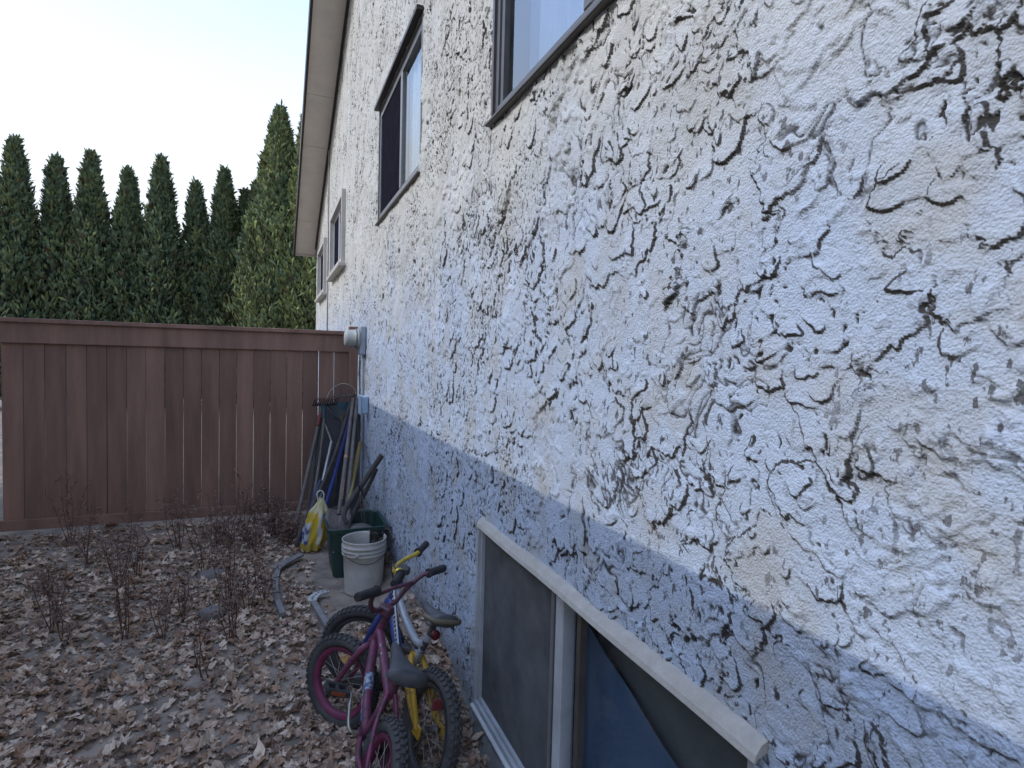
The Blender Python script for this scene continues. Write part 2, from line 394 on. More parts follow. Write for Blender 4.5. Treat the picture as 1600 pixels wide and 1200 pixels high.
# soffit panels along the rake, one by one
ys_p = [13.25, 12.05, 10.0, 8.95, 7.0, 5.5, 4.01]
for a, b in zip(ys_p[:-1], ys_p[1:]):
    m = MB(); a2, b2 = a-.005, b+.005
    v = []
    for x in (D-OV, D-.004):
        for y in (a2, b2):
            for o in (0, .015): v.append((x, y, float(RAKE0_Z+RS*(RAKE0_Y-y))+o))
    m.add(v, [(0, 1, 3, 2), (4, 6, 7, 5), (0, 4, 5, 1), (2, 3, 7, 6), (0, 2, 6, 4), (1, 5, 7, 3)]); m.build('soffit_panel', beige_soffit, house)
def rake_board(x0, x1, ya, yb, lo, hi, name, mt):
    m = MB(); v = [(x, y, float(RAKE0_Z+RS*(RAKE0_Y-y))+o) for x in (x0, x1) for y in (ya, yb) for o in (lo, hi)]
    m.add(v, [(0, 1, 3, 2), (4, 6, 7, 5), (0, 4, 5, 1), (2, 3, 7, 6), (0, 2, 6, 4), (1, 5, 7, 3)]); return m.build(name, mt, house)
rake_board(D-OV-.036, D-OV-.002, 13.3, RIDGE_Y, -.05, .19, 'fascia', brown_trim)
rake_board(D-.035, D-.012, 12.95, RIDGE_Y, -.05, -.003, 'frieze_trim', brown_trim)
m = MB(); zz = float(RAKE0_Z+RS*(RAKE0_Y-13.28)); m.box(D-OV, xb, 13.27, 13.30, zz-.03, zz+.17); m.build('eave_fascia', beige_soffit, house)
m = MB(); m.tube([(D-.012, 9.95, .5), (D-.012, 9.95, 4.9)], .012, 6); m.build('wall_conduit', mat('conduit_paint', (.33, .31, .28), .6), house)

# windows
def glass(name, tint=(.55, .6, .62), rough=.0, dirt=.12, ior=2.3):
    m = bpy.data.materials.new(name); m.use_nodes = True
    t = m.node_tree; N = t.nodes; L = t.links; N.remove(N['Principled BSDF'])
    tr = N.new('ShaderNodeBsdfTransparent'); tr.inputs[0].default_value = (*tint, 1)
    gl = N.new('ShaderNodeBsdfGlossy'); gl.inputs['Roughness'].default_value = rough
    fr = N.new('ShaderNodeFresnel'); fr.inputs[0].default_value = ior
    ms = N.new('ShaderNodeMixShader'); bf = N.new('ShaderNodeNewGeometry'); fx = N.new('ShaderNodeMath'); fx.operation = 'SUBTRACT'; fx.use_clamp = True; L.new(fr.outputs[0], fx.inputs[0]); L.new(bf.outputs['Backfacing'], fx.inputs[1]); L.new(fx.outputs[0], ms.inputs[0]); L.new(tr.outputs[0], ms.inputs[1]); L.new(gl.outputs[0], ms.inputs[2])
    df = N.new('ShaderNodeBsdfDiffuse'); df.inputs[0].default_value = (.3, .29, .27, 1)
    n = N.new('ShaderNodeTexNoise'); n.inputs['Scale'].default_value = 9; n.inputs['Detail'].default_value = 8
    tc = N.new('ShaderNodeTexCoord'); L.new(tc.outputs['Object'], n.inputs['Vector'])
    r = N.new('ShaderNodeMapRange'); r.inputs[1].default_value = .35; r.inputs[2].default_value = .8; r.inputs[4].default_value = dirt*2; L.new(n.outputs[0], r.inputs[0])
    m2 = N.new('ShaderNodeMixShader'); L.new(r.outputs[0], m2.inputs[0]); L.new(ms.outputs[0], m2.inputs[1]); L.new(df.outputs[0], m2.inputs[2])
    L.new(m2.outputs[0], N['Material Output'].inputs[0]); return m
clean_glass = glass('window_glass', (.75, .8, .82), 0, .03, 3.0); dusty_glass = glass('dusty_glass', (.6, .65, .68), .02, .10)
alu = mat('aluminium_frame', (.19, .193, .195), .45, .12, 20, metal=.3, dust=.25)
white_frame = mat('white_vinyl', (.60, .60, .60), .5, .08, 10, dust=.2)
screen_m = mat('insect_screen', (.10, .102, .105), .8, .25, 7, .15, 400, spec=0)
curtain = mat('pale_curtain', (.85, .87, .9), .9, .04, 3)
def window(y0, y1, z0, z1, mull, trimmat, trimw, fmat, proud, fw=.035, name='window', label=None):
    x0, x1 = D-proud, D+.045
    def ring(m, a, b, c, d, w, xa, xb):
        m.box(xa, xb, a, b, c, c+w); m.box(xa, xb, a, b, d-w, d); m.box(xa, xb, a, a+w, c+w, d-w); m.box(xa, xb, b-w, b, c+w, d-w)
    m = MB(); e = .012
    ring(m, y0-e, y1+e, z0-e, z1+e, trimw+e, x0, x1+.02)
    w = m.build(name, trimmat, house)
    m = MB(); t = trimw; ring(m, y0+t+.001, y1-t-.001, z0+t+.001, z1-t-.001, fw, D+.006, D+.05); m.build('frame', fmat, w)
    for k in mull:
        m = MB(); m.bbox(D+.002, D+.052, k-.024, k+.024, z0+t+fw, z1-t-fw, .004); m.build('mullion', fmat, w)
    return w, t+fw
def pane(w, y0, y1, z0, z1, x, m, name='pane'):
    b = MB(); b.box(x, x+.004, y0, y1, z0, z1); return b.build(name, m, w)
def drape(w, y0, y1, z0, z1, x, m, amp=.015, wl=.09, name='curtain'):
    n = int((y1-y0)/.012); Y = np.linspace(y0, y1, n); X = x+amp*np.sin(Y/wl*2*np.pi+np.sin(Y*7)*1.2)
    v = np.concatenate([np.stack([X, Y, np.full(n, z0)], 1), np.stack([X, Y, np.full(n, z1)], 1)]); i = np.arange(n-1)
    return bigmesh(name, v, np.stack([i, i+1, i+1+n, i+n], 1), m, w)
screen_up = mat('upper_insect_screen', (.016, .016, .022), .8, .2, 7, .15, 400, spec=0)
dkfr = mat('dark_bronze_frame', (.055, .050, .046), .45, .3, 15, dust=.3)
# upper near window
w, t = window(.74, 2.247, 2.57, 3.67, [1.49], dkfr, .008, mat('dark_grey_frame', (.10, .10, .105), .5, .2, 12, dust=.2), .006, .030)  # frame bars in dark grey
pane(w, 1.52, 2.247-t, 2.57+t, 3.67-t, D+.028, clean_glass); pane(w, .74+t, 1.46, 2.57+t, 3.67-t, D+.02, clean_glass)
m = MB(); m.box(D+.008, D+.03, 2.247-t-.05, 2.247-t-.022, 2.57+t, 3.67-t); m.build('sash_rail', dkfr, w)
drape(w, .76, 2.23, 2.6, 3.6, D+.16, mat('blue_grey_curtain', (.50, .55, .72), .9, .1, 3), .02, .12)
m = MB(); m.bbox(D-.030, D-.0, .72, 2.262, 2.540, 2.556, .004); m.build('sill', dkfr, w)
# upper middle window
w, t = window(3.52, 5.06, 2.735, 3.66, [4.16], alu, .006, alu, .004, .05)
pane(w, 3.52+t, 4.13, 2.735+t, 3.66-t, D+.02, clean_glass); pane(w, 4.19, 5.06-t, 2.735+t, 3.66-t, D+.034, clean_glass)
pane(w, 4.19, 5.06-t, 2.735+t, 3.66-t, D+.014, screen_up, 'insect_screen')
drape(w, 3.55, 4.16, 2.76, 3.62, D+.075, curtain, .012, .11)
m = MB(); m.bbox(D-.026, D-.0, 3.50, 5.075, 2.708, 2.721, .003); m.build('sill', dkfr, w)
m = MB(); m.box(D-.045, D, 3.50, 5.08, 3.674, 3.70); m.build('drip_cap', brown_trim, w)
# far windows
for (a, b, c, d) in WIN[2:4]:
    k = a+(b-a)*.5
    w, t = window(a, b, c, d, [k], mat('beige_window_trim', (.46, .43, .38), .6, .1), .06, white_frame, .05, .04)
    pane(w, a+t, k-.028, c+t, d-t, D+.02, dusty_glass); pane(w, k+.028, b-t, c+t, d-t, D+.012, screen_up, 'insect_screen')
    m = MB(); m.bbox(D-.09, D-.0, a-.07, b+.07, c-.06, c-.013, .006); m.build('sill', mat('beige_sill', (.46, .43, .38), .6, .1), w)
    drape(w, a+.05, b-.05, c+.05, d-.05, D+.15, mat('far_curtain', (.2, .2, .21), .9, .1, 3), .012, .11)
# basement window
base_glass = glass('basement_glass', (.85, .88, .9), .03, .03, 1.3)
grey_frame = mat('weathered_white_frame', (.40, .42, .44), .55, .15, 10, dust=.3)
a, b, c, d = WIN[4]
w, t = window(a, b, c, d, [1.548], grey_frame, .010, grey_frame, .006, .018)
m = MB(); m.box(D+.012, D+.036, 1.60, 1.622, c+t, d-t); m.build('sash_edge', alu, w)
m = MB(); m.box(D+.012, D+.034, 1.43, 1.452, c+t, d-t); m.build('sash_rail', dkfr, w)
pane(w, 1.58, b-t, c+t, d-t, D+.030, base_glass); pane(w, a+t, 1.518, c+t, d-t, D+.040, base_glass)
pane(w, 1.624, b-t, c+t, d-t, D+.020, screen_m, 'insect_screen')
m = MB()     # blue cloth hung slack behind the right-hand pane
ny = 40; Yc = np.linspace(a+.03, 1.52, ny); rows = 14; v = []
for j in range(rows):
    for i, y in enumerate(Yc):
        ztop = .52+.27*(y-a)/(1.52-a); z = c+.02+(ztop-c-.02)*j/(rows-1)
        v.append((D+.085+.002*math.sin(y*23+z*5), y, z))
m.add(v, [(j*ny+i, j*ny+i+1, (j+1)*ny+i+1, (j+1)*ny+i) for j in range(rows-1) for i in range(ny-1)], True)
m.build('blue_cloth', mat('blue_cloth', (.085, .135, .215), .8, .12, 5, .3, 200), w)
drape(w, a+.02, 1.52, c+.02, d-.02, D+.13, mat('grey_blind', (.14, .15, .147), .8, .1, 4), .004, .3, 'blind')
hoodm = mat('weathered_hood_paint', (.44, .41, .36), .75, .14, 18, .35, 120, dust=.35, dustcol=(.25, .21, .16))
m = MB()     # sloped weather hood over the opening
yA, yB = .735, 2.235; pr = [(D+.0, .938), (D-.018, .932), (D-.031, .916), (D-.035, .903), (D-.030, .900), (D-.027, .909), (D+.0, .915)]
n = len(pr); segs = 24
v = []
for s_ in range(segs+1):
    y = yA+(yB-yA)*s_/segs; wob = .0015*math.sin(y*9)
    v += [(x, y, z+wob) for x, z in pr]
m.add(v, [(s_*n+k, (s_+1)*n+k, (s_+1)*n+(k+1) % n, s_*n+(k+1) % n) for s_ in range(segs) for k in range(n)])
m.add(v[:n], [tuple(range(n))]); m.add(v[-n:], [tuple(range(n))[::-1]]); m.build('weather_hood', hoodm, w)
m = MB(); m.bbox(D-.018, D+.004, a-.02, b+.012, c-.028, c-.014, .003); m.build('sill', white_frame, w)
m = MB()     # rough parge strip at the foot of the wall
n = 120; v = []
for i in range(n):
    y = .2+6.0*i/(n-1); e = .006*math.sin(i*1.7)+.005*math.sin(i*.6)
    v += [(D-.075+e, y, -.1), (D-.055+e, y, .02+e), (D-.008, y, .075+2*e), (D+.01, y, .08)]
m.add(v, [(i*4+k, (i+1)*4+k, (i+1)*4+k+1, i*4+k+1) for i in range(n-1) for k in range(3)], True)
m.build('foundation_parging', mat('parging', (.15, .145, .135), .95, .3, 12, .8, 60), house)

# ------------------------------------------------------------------ neighbour's house on the left, outside the picture, which shades the yard
nb = empty('neighbour_house', (-4.1, 2, 0), 'cream neighbouring house on the left that shades the side yard', 'house')
NX, NE, NEZ = -4.1, -3.6, 4.35
nw = mat('cream_siding', (.5, .47, .4), .7, .08, 5)
m = MB(); m.box(-12, NX, -5, 8.3, -.1, NEZ); m.build('wall', nw, nb)
m = MB(); v = []
for (x, z) in ((NE, NEZ-.02), (NE, NEZ+.13), (-7.9, NEZ+2.1), (-12.6, NEZ+.13), (-12.6, NEZ-.02), (-7.9, NEZ+1.95)):
    v += [(x, -5.3, z), (x, 8.6, z)]
m.add(v, [(0, 1, 3, 2), (2, 3, 5, 4), (4, 5, 7, 6), (6, 7, 9, 8), (8, 9, 11, 10), (10, 11, 1, 0), (0, 2, 4, 10), (4, 6, 8, 10), (1, 11, 5, 3), (5, 11, 9, 7)])
m.build('roof', shingle, nb)
m = MB(); m.box(NX, NE+.02, -5.3, 8.6, NEZ-.04, NEZ-.025); m.build('soffit', beige_soffit, nb)
for (a, b, c, d) in ((-2.2, -.8, 1.4, 2.5), (3.0, 4.5, 1.4, 2.5), (7, 8, 1.6, 2.4)):
    m = MB(); m.box(NX-.01, NX+.04, a, b, c, d); wn = m.build('window', white_frame, nb)
    m = MB(); m.box(NX+.02, NX+.05, a+.06, b-.06, c+.06, d-.06); m.build('pane', screen_m, wn)

# ------------------------------------------------------------------ fence
fence = empty('board_fence', (.2, YF, 0), 'brown painted vertical board fence closing off the end of the side yard', 'fence')
fbrown = [mat('fence_stain_%d' % i, (.215+.026*k, .122+.014*k, .090+.010*k), .75, .30, 6, .5, 40, stretch=(1, 1, .12)) for i, k in enumerate((-1, 0, 1, .4))]
gaps = [-.325+.1475*i for i in range(-12, 8)]
for i, gx in enumerate(gaps[:-1]):
    gp = .0018 if i > 14 else .0014; x0 = gx+gp+.001*random.random(); x1 = gaps[i+1]-gp-.001*random.random()
    m = MB(); yy = YF+random.uniform(-.002, .003); z0 = .10
    # board with a slight cup and chamfer, tapering gap
    m.obox(Vector(((x0+x1)/2, yy+.011, (z0+1.66)/2)), Vector((1, 0, random.uniform(-.0012, .0012))), Vector((0, 1, 0)), Vector((random.uniform(-.0012, .0012), 0, 1)), ((x1-x0)/2, .0085, (1.66-z0)/2), .002)
    m.build('board', random.choice(fbrown), fence)
for (xa_, xb_) in ((-2.42, .705),):
    m = MB(); m.bbox(xa_, xb_, YF-.022, YF-.0035, 1.625, 1.795, .003); m.build('top_rail', fbrown[2], fence)
    m = MB(); m.bbox(xa_, xb_, YF-.05, YF+.075, 1.797, 1.834, .004); m.build('cap_rail', fbrown[2], fence)
    m = MB(); m.bbox(xa_, xb_, YF-.040, YF-.0035, .045, .135, .003); m.build('bottom_rail', fbrown[1], fence)
for px in (.745, -1.35):
    m = MB(); m.bbox(px-.045, px+.045, YF-.03 if px > 0 else YF+.064, YF+.06 if px > 0 else YF+.15, -.1, 1.885 if px > 0 else 1.79, .005); m.build('post', fbrown[2], fence)

# ------------------------------------------------------------------ electric meter and outlet
bluepaint = mat('blue_grey_paint', (.36, .40, .45), .6, .15, 9, dust=.2)
greyplast = mat('grey_meter_plastic', (.36, .37, .35), .45, .12, 9, dust=.2)
mt = empty('electric_meter', (D, 5.7, 1.6), 'round grey electric meter on blue painted box beside fence post', 'electric meter')
m = MB(); m.bbox(D-.062, D-.002, 5.62, 5.76, 1.60, 1.875, .01); bx_ = m.build('socket_box', bluepaint, mt)
m = MB(); m.lathe((D-.062, 5.69, 1.755), (-1, 0, 0), [(.0, .0), (.095, .0), (.095, .02), (.085, .022), (.082, .10), (.075, .125), (.06, .135), (0, .137)], 28); m.build('meter_dial', greyplast, mt)
m = MB(); m.lathe((D-.062, 5.69, 1.755), (-1, 0, 0), [(.0865, .021), (.092, .022), (.092, .036), (.0865, .037)], 28); m.build('lock_ring', alu, mt)
m = MB(); m.tube([(D-.022, 5.69, 1.60), (D-.022, 5.69, .9), (D-.022, 5.69, .1)], .013, 10); m.build('conduit', bluepaint, mt)
ob = empty('outlet_box', (D, 5.45, 1.1), 'small light blue utility box on the wall behind the garden tools', 'utility box')
m = MB(); m.bbox(D-.07, D-.004, 5.40, 5.52, 1.06, 1.22, .008); m.build('box', mat('light_blue_paint', (.36, .46, .58), .6, .1), ob)
m = MB(); m.bbox(D-.082, D-.071, 5.39, 5.53, 1.05, 1.23, .004); m.build('cover', mat('light_blue_cover', (.38, .48, .6), .6, .1), ob)

# ------------------------------------------------------------------ cedar hedge trees beyond the fence
leafg = attr_mat('cedar_foliage', .75, 'tint', .12, .25, 9)
barkm = mat('cedar_bark', (.07, .05, .04), .95, .3, 10)
def cedar(x, y, H, R, label, seed, tone=1.0, n=15000, sun_yel=0.):
    r = np.random.default_rng(seed)
    root = empty('cedar_tree', (x, y, 0), label, 'tree', 'cedar hedge trees beyond the fence')
    m = MB(); m.tube([(x, y, -.1), (x+.05, y, H*.5), (x, y, H*.93)], [.13, .08, .015], 8); m.build('trunk', barkm, root)
    t = r.uniform(0, 1, n)**.85; z = .15+t*(H-.15); a = r.uniform(0, 2*np.pi, n)
    prof = np.where(t < .12, .75+.25*t/.12, 1.0)*np.clip((1-t)*1.9, 0, 1)**.75*(.9+.1*np.cos(t*3))
    lump = 1+.30*pn(a*2.2+seed*3.1, z*1.1)+.20*pn(a*5+seed, z*3.0)+.16*pn(a*13, z*6+seed)
    depth = r.uniform(0, 1, n)**2.2
    rad = R*prof*lump*(1-.45*depth)+.02
    c = np.stack([x+rad*np.cos(a), y+rad*np.sin(a), z+.05*r.normal(size=n)], 1)
    out = np.stack([np.cos(a), np.sin(a), np.zeros(n)], 1)
    up = np.stack([np.cos(a)*.45, np.sin(a)*.45, np.ones(n)], 1)+r.normal(0, .38, (n, 3)); up /= np.linalg.norm(up, axis=1, keepdims=True)
    sd = np.cross(up, out+r.normal(0, .6, (n, 3))); sd /= np.linalg.norm(sd, axis=1, keepdims=True)
    ln = r.uniform(.08, .22, n)[:, None]; wd = r.uniform(.016, .042, n)[:, None]
    # each spray: a small bent fan of two quads
    nrm = np.cross(sd, up)
    p = [c-sd*wd*.35, c+sd*wd*.35, c+up*ln*.55-sd*wd+nrm*.012, c+up*ln*.55+sd*wd+nrm*.012, c+up*ln-sd*wd*.3, c+up*ln+sd*wd*.3]
    v = np.stack(p, 1).reshape(-1, 3); b = np.arange(n)*6
    q = np.concatenate([np.stack([b, b+1, b+3, b+2], 1), np.stack([b+2, b+3, b+5, b+4], 1)])
    k = r.uniform(.6, 1.25, n)*(1+.35*pn(a*3+seed, z*1.1)); yel = np.clip(r.normal(.25+sun_yel, .3, n)+.35*pn(a*2+9, z*.8+seed), 0, 1)  # extra yellow on some cedars is sunlight painted into the leaf tint
    col = (np.array([.100, .142, .080])[None]*(1-yel)[:, None]+np.array([.22, .235, .08])[None]*yel[:, None])*k[:, None]*tone
    brown = r.uniform(0, 1, n) < .04; col[brown] = np.array([.10, .07, .035])*tone
    bigmesh('crown', v, q, leafg, root, False, None, {'tint': np.repeat(col, 6, 0)})
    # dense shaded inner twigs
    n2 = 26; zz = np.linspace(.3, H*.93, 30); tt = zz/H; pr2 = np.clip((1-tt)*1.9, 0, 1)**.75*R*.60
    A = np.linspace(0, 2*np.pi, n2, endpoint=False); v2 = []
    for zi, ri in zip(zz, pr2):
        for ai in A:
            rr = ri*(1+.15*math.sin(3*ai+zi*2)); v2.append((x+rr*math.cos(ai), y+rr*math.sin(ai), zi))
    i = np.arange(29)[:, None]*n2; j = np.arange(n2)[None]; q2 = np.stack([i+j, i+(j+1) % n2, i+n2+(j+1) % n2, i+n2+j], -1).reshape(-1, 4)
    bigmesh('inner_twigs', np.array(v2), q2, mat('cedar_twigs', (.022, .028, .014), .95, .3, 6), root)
CED = [(.12, 17.4, 8.2, 1.02, 'tallest cedar with a pointed tip, left of the house eave', 1, 1.15, 22000, .25),
       (.80, 17.0, 8.0, .80, 'tall yellow green cedar half hidden behind the house eave', 2, 1.3, 18000, .4),
       (-.47, 18.2, 6.30, .55, 'slim dark cedar tucked against the tallest cedar\'s left side', 3, .85, 11000),
       (-.80, 18.6, 6.15, .45, 'narrow dark cedar second to the left of the tallest cedar', 4, .8, 7000),
       (-1.32, 18.4, 6.60, .62, 'dark cedar third to the left of the tallest cedar', 5, .85, 13000),
       (-2.05, 18.6, 6.2, .62, 'dark cedar fourth to the left of the tallest cedar', 6, .9, 7000),
       (-2.85, 18.3, 6.7, .66, 'dark cedar fifth to the left of the tallest cedar', 7, .9, 7000),
       (-3.65, 18.5, 6.3, .64, 'dark cedar sixth to the left of the tallest cedar', 8, .95, 7000),
       (-4.45, 18.4, 6.6, .66, 'dark cedar seventh to the left of the tallest cedar', 9, .9, 7000),
       (-5.25, 18.6, 6.4, .66, 'dark cedar eighth to the left of the tallest cedar', 10, .9, 7000),
       (-6.05, 18.4, 6.7, .66, 'dark cedar ninth to the left of the tallest cedar', 11, .9, 7000),
       (-6.9, 18.5, 6.3, .66, 'leftmost dark cedar at the edge of the picture', 12, .9, 7000)]
for c_ in CED: cedar(*c_)

# ------------------------------------------------------------------ leaf litter
def litter():
    r = np.random.default_rng(5); out = []; cols = []; tris = []
    lob = np.array([(0, -.5), (.22, -.32), (.46, -.30), (.34, -.05), (.52, .16), (.25, .18), (.12, .52), (-.05, .30), (-.30, .44), (-.28, .12), (-.52, .02), (-.33, -.16), (-.40, -.40), (-.16, -.33)])
    oval = np.array([(0, -.55), (.12, -.40), (.24, -.18), (.29, .06), (.22, .30), (.10, .48), (0, .58), (-.10, .48), (-.22, .30), (-.29, .06), (-.24, -.18), (-.12, -.40)])
    n = 31000; X = r.uniform(-2.4, .80, n); Y = 1.3+(6.0-1.3)*r.uniform(0, 1, n)**1.25
    dens = .62+.55*fbm(X*1.2+3, Y*1.2, 3)-.75*ss(.15, .45, X)*ss(3.2, 3.8, Y)-.35*ss(4.7, 5.6, Y)+.25*ss(3.2, 2.2, Y)+.5*ss(.72, .79, X)*ss(3.7, 3.2, Y)+.45*ss(5.85, 5.97, Y)
    keep = (r.uniform(0, 1, n) < dens) & ~((X > .34) & (Y > 4.1) & (Y < 4.7)) & ~((np.hypot(X-.575, Y-3.92) < .15))
    for (x0, y0, x1, y1) in ((.045, 4.5, .022, 4.1), (.022, 4.1, .06, 3.66), (.05, 4.5, .21, 4.69), (.238, 3.8, .318, 3.27), (.238, 3.8, .345, 3.91)):
        tt = np.clip(((X-x0)*(x1-x0)+(Y-y0)*(y1-y0))/((x1-x0)**2+(y1-y0)**2), 0, 1); keep &= np.hypot(X-x0-tt*(x1-x0), Y-y0-tt*(y1-y0)) > .045
    X, Y = X[keep], Y[keep]; o = 0
    Zg = gz(X, Y)
    pal = np.array([(.19, .148, .122), (.23, .188, .162), (.155, .114, .094), (.265, .224, .198), (.12, .09, .077), (.18, .125, .095), (.29, .255, .23)])
    for i in range(len(X)):
        sh = lob if r.uniform() < .6 else oval
        s = min(.066, .015+.022*r.gamma(1.8, .5))*1.1*(1.0 if sh is lob else 1.1)
        pts = sh*(1+r.normal(0, .08, sh.shape)); k = len(pts)
        curl = r.uniform(-.4, .8); ax = r.uniform(0, np.pi); d2 = (pts[:, 0]*math.cos(ax)+pts[:, 1]*math.sin(ax)); fold = r.uniform(-.15, .45)
        zz = curl*d2*d2+fold*np.abs(pts[:, 0])+.10*r.normal(size=k)
        P = np.concatenate([[[0, 0, -.02]], np.stack([pts[:, 0], pts[:, 1], zz], 1)])*s
        az, t1, t2 = r.uniform(0, 2*np.pi), r.normal(0, .24), r.normal(0, .24)
        ca, sa = math.cos(az), math.sin(az); Rz = np.array([[ca, -sa, 0], [sa, ca, 0], [0, 0, 1]])
        Rx = np.array([[1, 0, 0], [0, math.cos(t1), -math.sin(t1)], [0, math.sin(t1), math.cos(t1)]]); Ry = np.array([[math.cos(t2), 0, math.sin(t2)], [0, 1, 0], [-math.sin(t2), 0, math.cos(t2)]])
        P = P@(Rz@Rx@Ry).T; P += np.array([X[i], Y[i], Zg[i]-P[:, 2].min()*.75+r.uniform(0, .012)])
        out.append(P); tris.append(np.stack([np.full(k, o), o+1+np.arange(k), o+1+(np.arange(k)+1) % k], 1)); o += k+1
        cols.append(np.tile(pal[r.integers(len(pal))]*np.array([2.1, 1.88, 1.62])*r.uniform(.75, 1.15), (k+1, 1)))
    ob_ = bigmesh('leaf_litter', np.concatenate(out), np.concatenate(tris), attr_mat('dry_leaf', .85, 'tint', .1, .22, 70), None, False, None, {'tint': np.concatenate(cols)})
    tag(ob_, 'curled dry brown leaves covering the soil of the side yard', 'fallen leaves', kind='stuff')
litter()
def twigs():
    m = MB(); r = random.Random(3)
    for _ in range(170):
        x = r.uniform(-2.2, .7); y = r.uniform(1.6, 5.9); a = r.uniform(0, 6.28); L = r.uniform(.06, .32); z = float(gz(x, y))+.015
        p = [(x, y, z), (x+math.cos(a)*L*.5+r.uniform(-.02, .02), y+math.sin(a)*L*.5+r.uniform(-.02, .02), z+r.uniform(.0, .035)), (x+math.cos(a)*L, y+math.sin(a)*L, z+r.uniform(-.01, .02))]
        m.tube(p, [.0022, .0018, .001], 4, sub=3, caps=False)
    o = m.build('twig_litter', mat('straw_twig', (.24, .19, .13), .9, .4, 20)); tag(o, 'thin dry twigs and straw lying among the dead leaves', 'twigs', kind='stuff')
twigs()

# dry weed stalks
stalkm = mat('dry_red_stalk', (.115, .062, .048), .9, .35, 25); seedm = mat('dry_seed_husk', (.17, .105, .08), .95, .4, 40)
r = random.Random(9)
WEED = [(-.34, 5.09, .62), (-.22, 5.3, .5), (-.26, 4.08, .5), (-.13, 3.8, .38), (-.05, 3.95, .30), (-.20, 3.45, .42), (-.12, 4.86, .40), (.03, 5.75, .28), (.16, 5.2, .30), (-.03, 5.4, .42), (-.45, 4.6, .6), (-.30, 3.1, .3),
        (-.7, 5.2, .5), (-.95, 4.5, .55), (-.75, 3.7, .45), (-1.25, 5.0, .5), (-1.5, 5.6, .6), (-1.15, 3.9, .4)]
for _ in range(6): WEED.append((r.uniform(-2.2, -.3), r.uniform(3.6, 5.9), r.uniform(.16, .4)))
for _ in range(10): WEED.append((r.uniform(-.5, .2), r.uniform(5.0, 5.9), r.uniform(.12, .28)))
st = MB(); sd = MB()
for (x, y, H) in WEED:
    z = float(gz(x, y))
    for _ in range(r.randint(3, 6)):
        a = r.uniform(0, 6.28); le = r.uniform(.05, .3)*H; h = H*r.uniform(.6, 1.05)
        p0 = Vector((x+r.uniform(-.02, .02), y+r.uniform(-.02, .02), z-.01)); p2 = p0+Vector((math.cos(a)*le, math.sin(a)*le, h)); p1 = (p0+p2)/2+Vector((r.uniform(-.03, .03), r.uniform(-.03, .03), .02))
        st.tube([p0, p1, p2], [.0032, .0026, .0014], 5, sub=4, caps=False)
        for k in range(r.randint(5, 9)):
            t = r.uniform(.35, 1); c = p0.lerp(p2, t); b = c+Vector((r.uniform(-.06, .06), r.uniform(-.06, .06), r.uniform(.0, .07)))
            st.tube([c, b], [.0014, .0008], 4, caps=False)
            for _k in range(4):
                e = b+Vector((r.uniform(-.016, .016), r.uniform(-.016, .016), r.uniform(-.02, .02))); u = Vector((r.uniform(-1, 1), r.uniform(-1, 1), r.uniform(-1, 1))).normalized()*.011; w_ = u.orthogonal().normalized()*.006
                sd.add([e-u, e+w_, e+u, e-w_], [(0, 1, 2, 3)])
wd = st.build('dry_weeds', stalkm); tag(wd, 'tangle of dead reddish brown weed stalks standing in the leaf litter', 'dry weeds', kind='stuff')
tag(sd.build('seed_heads', seedm, wd), kind='stuff')

# stones at the left edge of the path
stm = mat('field_stone', (.17, .15, .14), .9, .25, 15, .6, 40)
for k, (x, y, s, lb) in enumerate([(-.40, 4.55, .10, 'pale flat stone among weeds, farther of two at left edge'), (-.33, 3.85, .085, 'pale flat stone among weeds, nearer of two at left edge')]):
    m = MB(); n = 14; v = []; rr = random.Random(k)
    rad = [s*rr.uniform(.8, 1.1) for _ in range(n)]
    for (f, h) in ((1.0, 0), (1.05, .025), (.9, .05), (.5, .062)):
        for i in range(n): a = 6.283*i/n; v.append((x+rad[i]*f*math.cos(a), y+rad[i]*f*.75*math.sin(a), float(gz(x, y))-.01+h+rr.uniform(-.004, .004)))
    m.add(v, [(j*n+i, j*n+(i+1) % n, (j+1)*n+(i+1) % n, (j+1)*n+i) for j in range(3) for i in range(n)]+[tuple(range(3*n, 4*n))], True)
    tag(m.build('flat_stone', stm), lb, 'stone', 'stones at the yard edge')

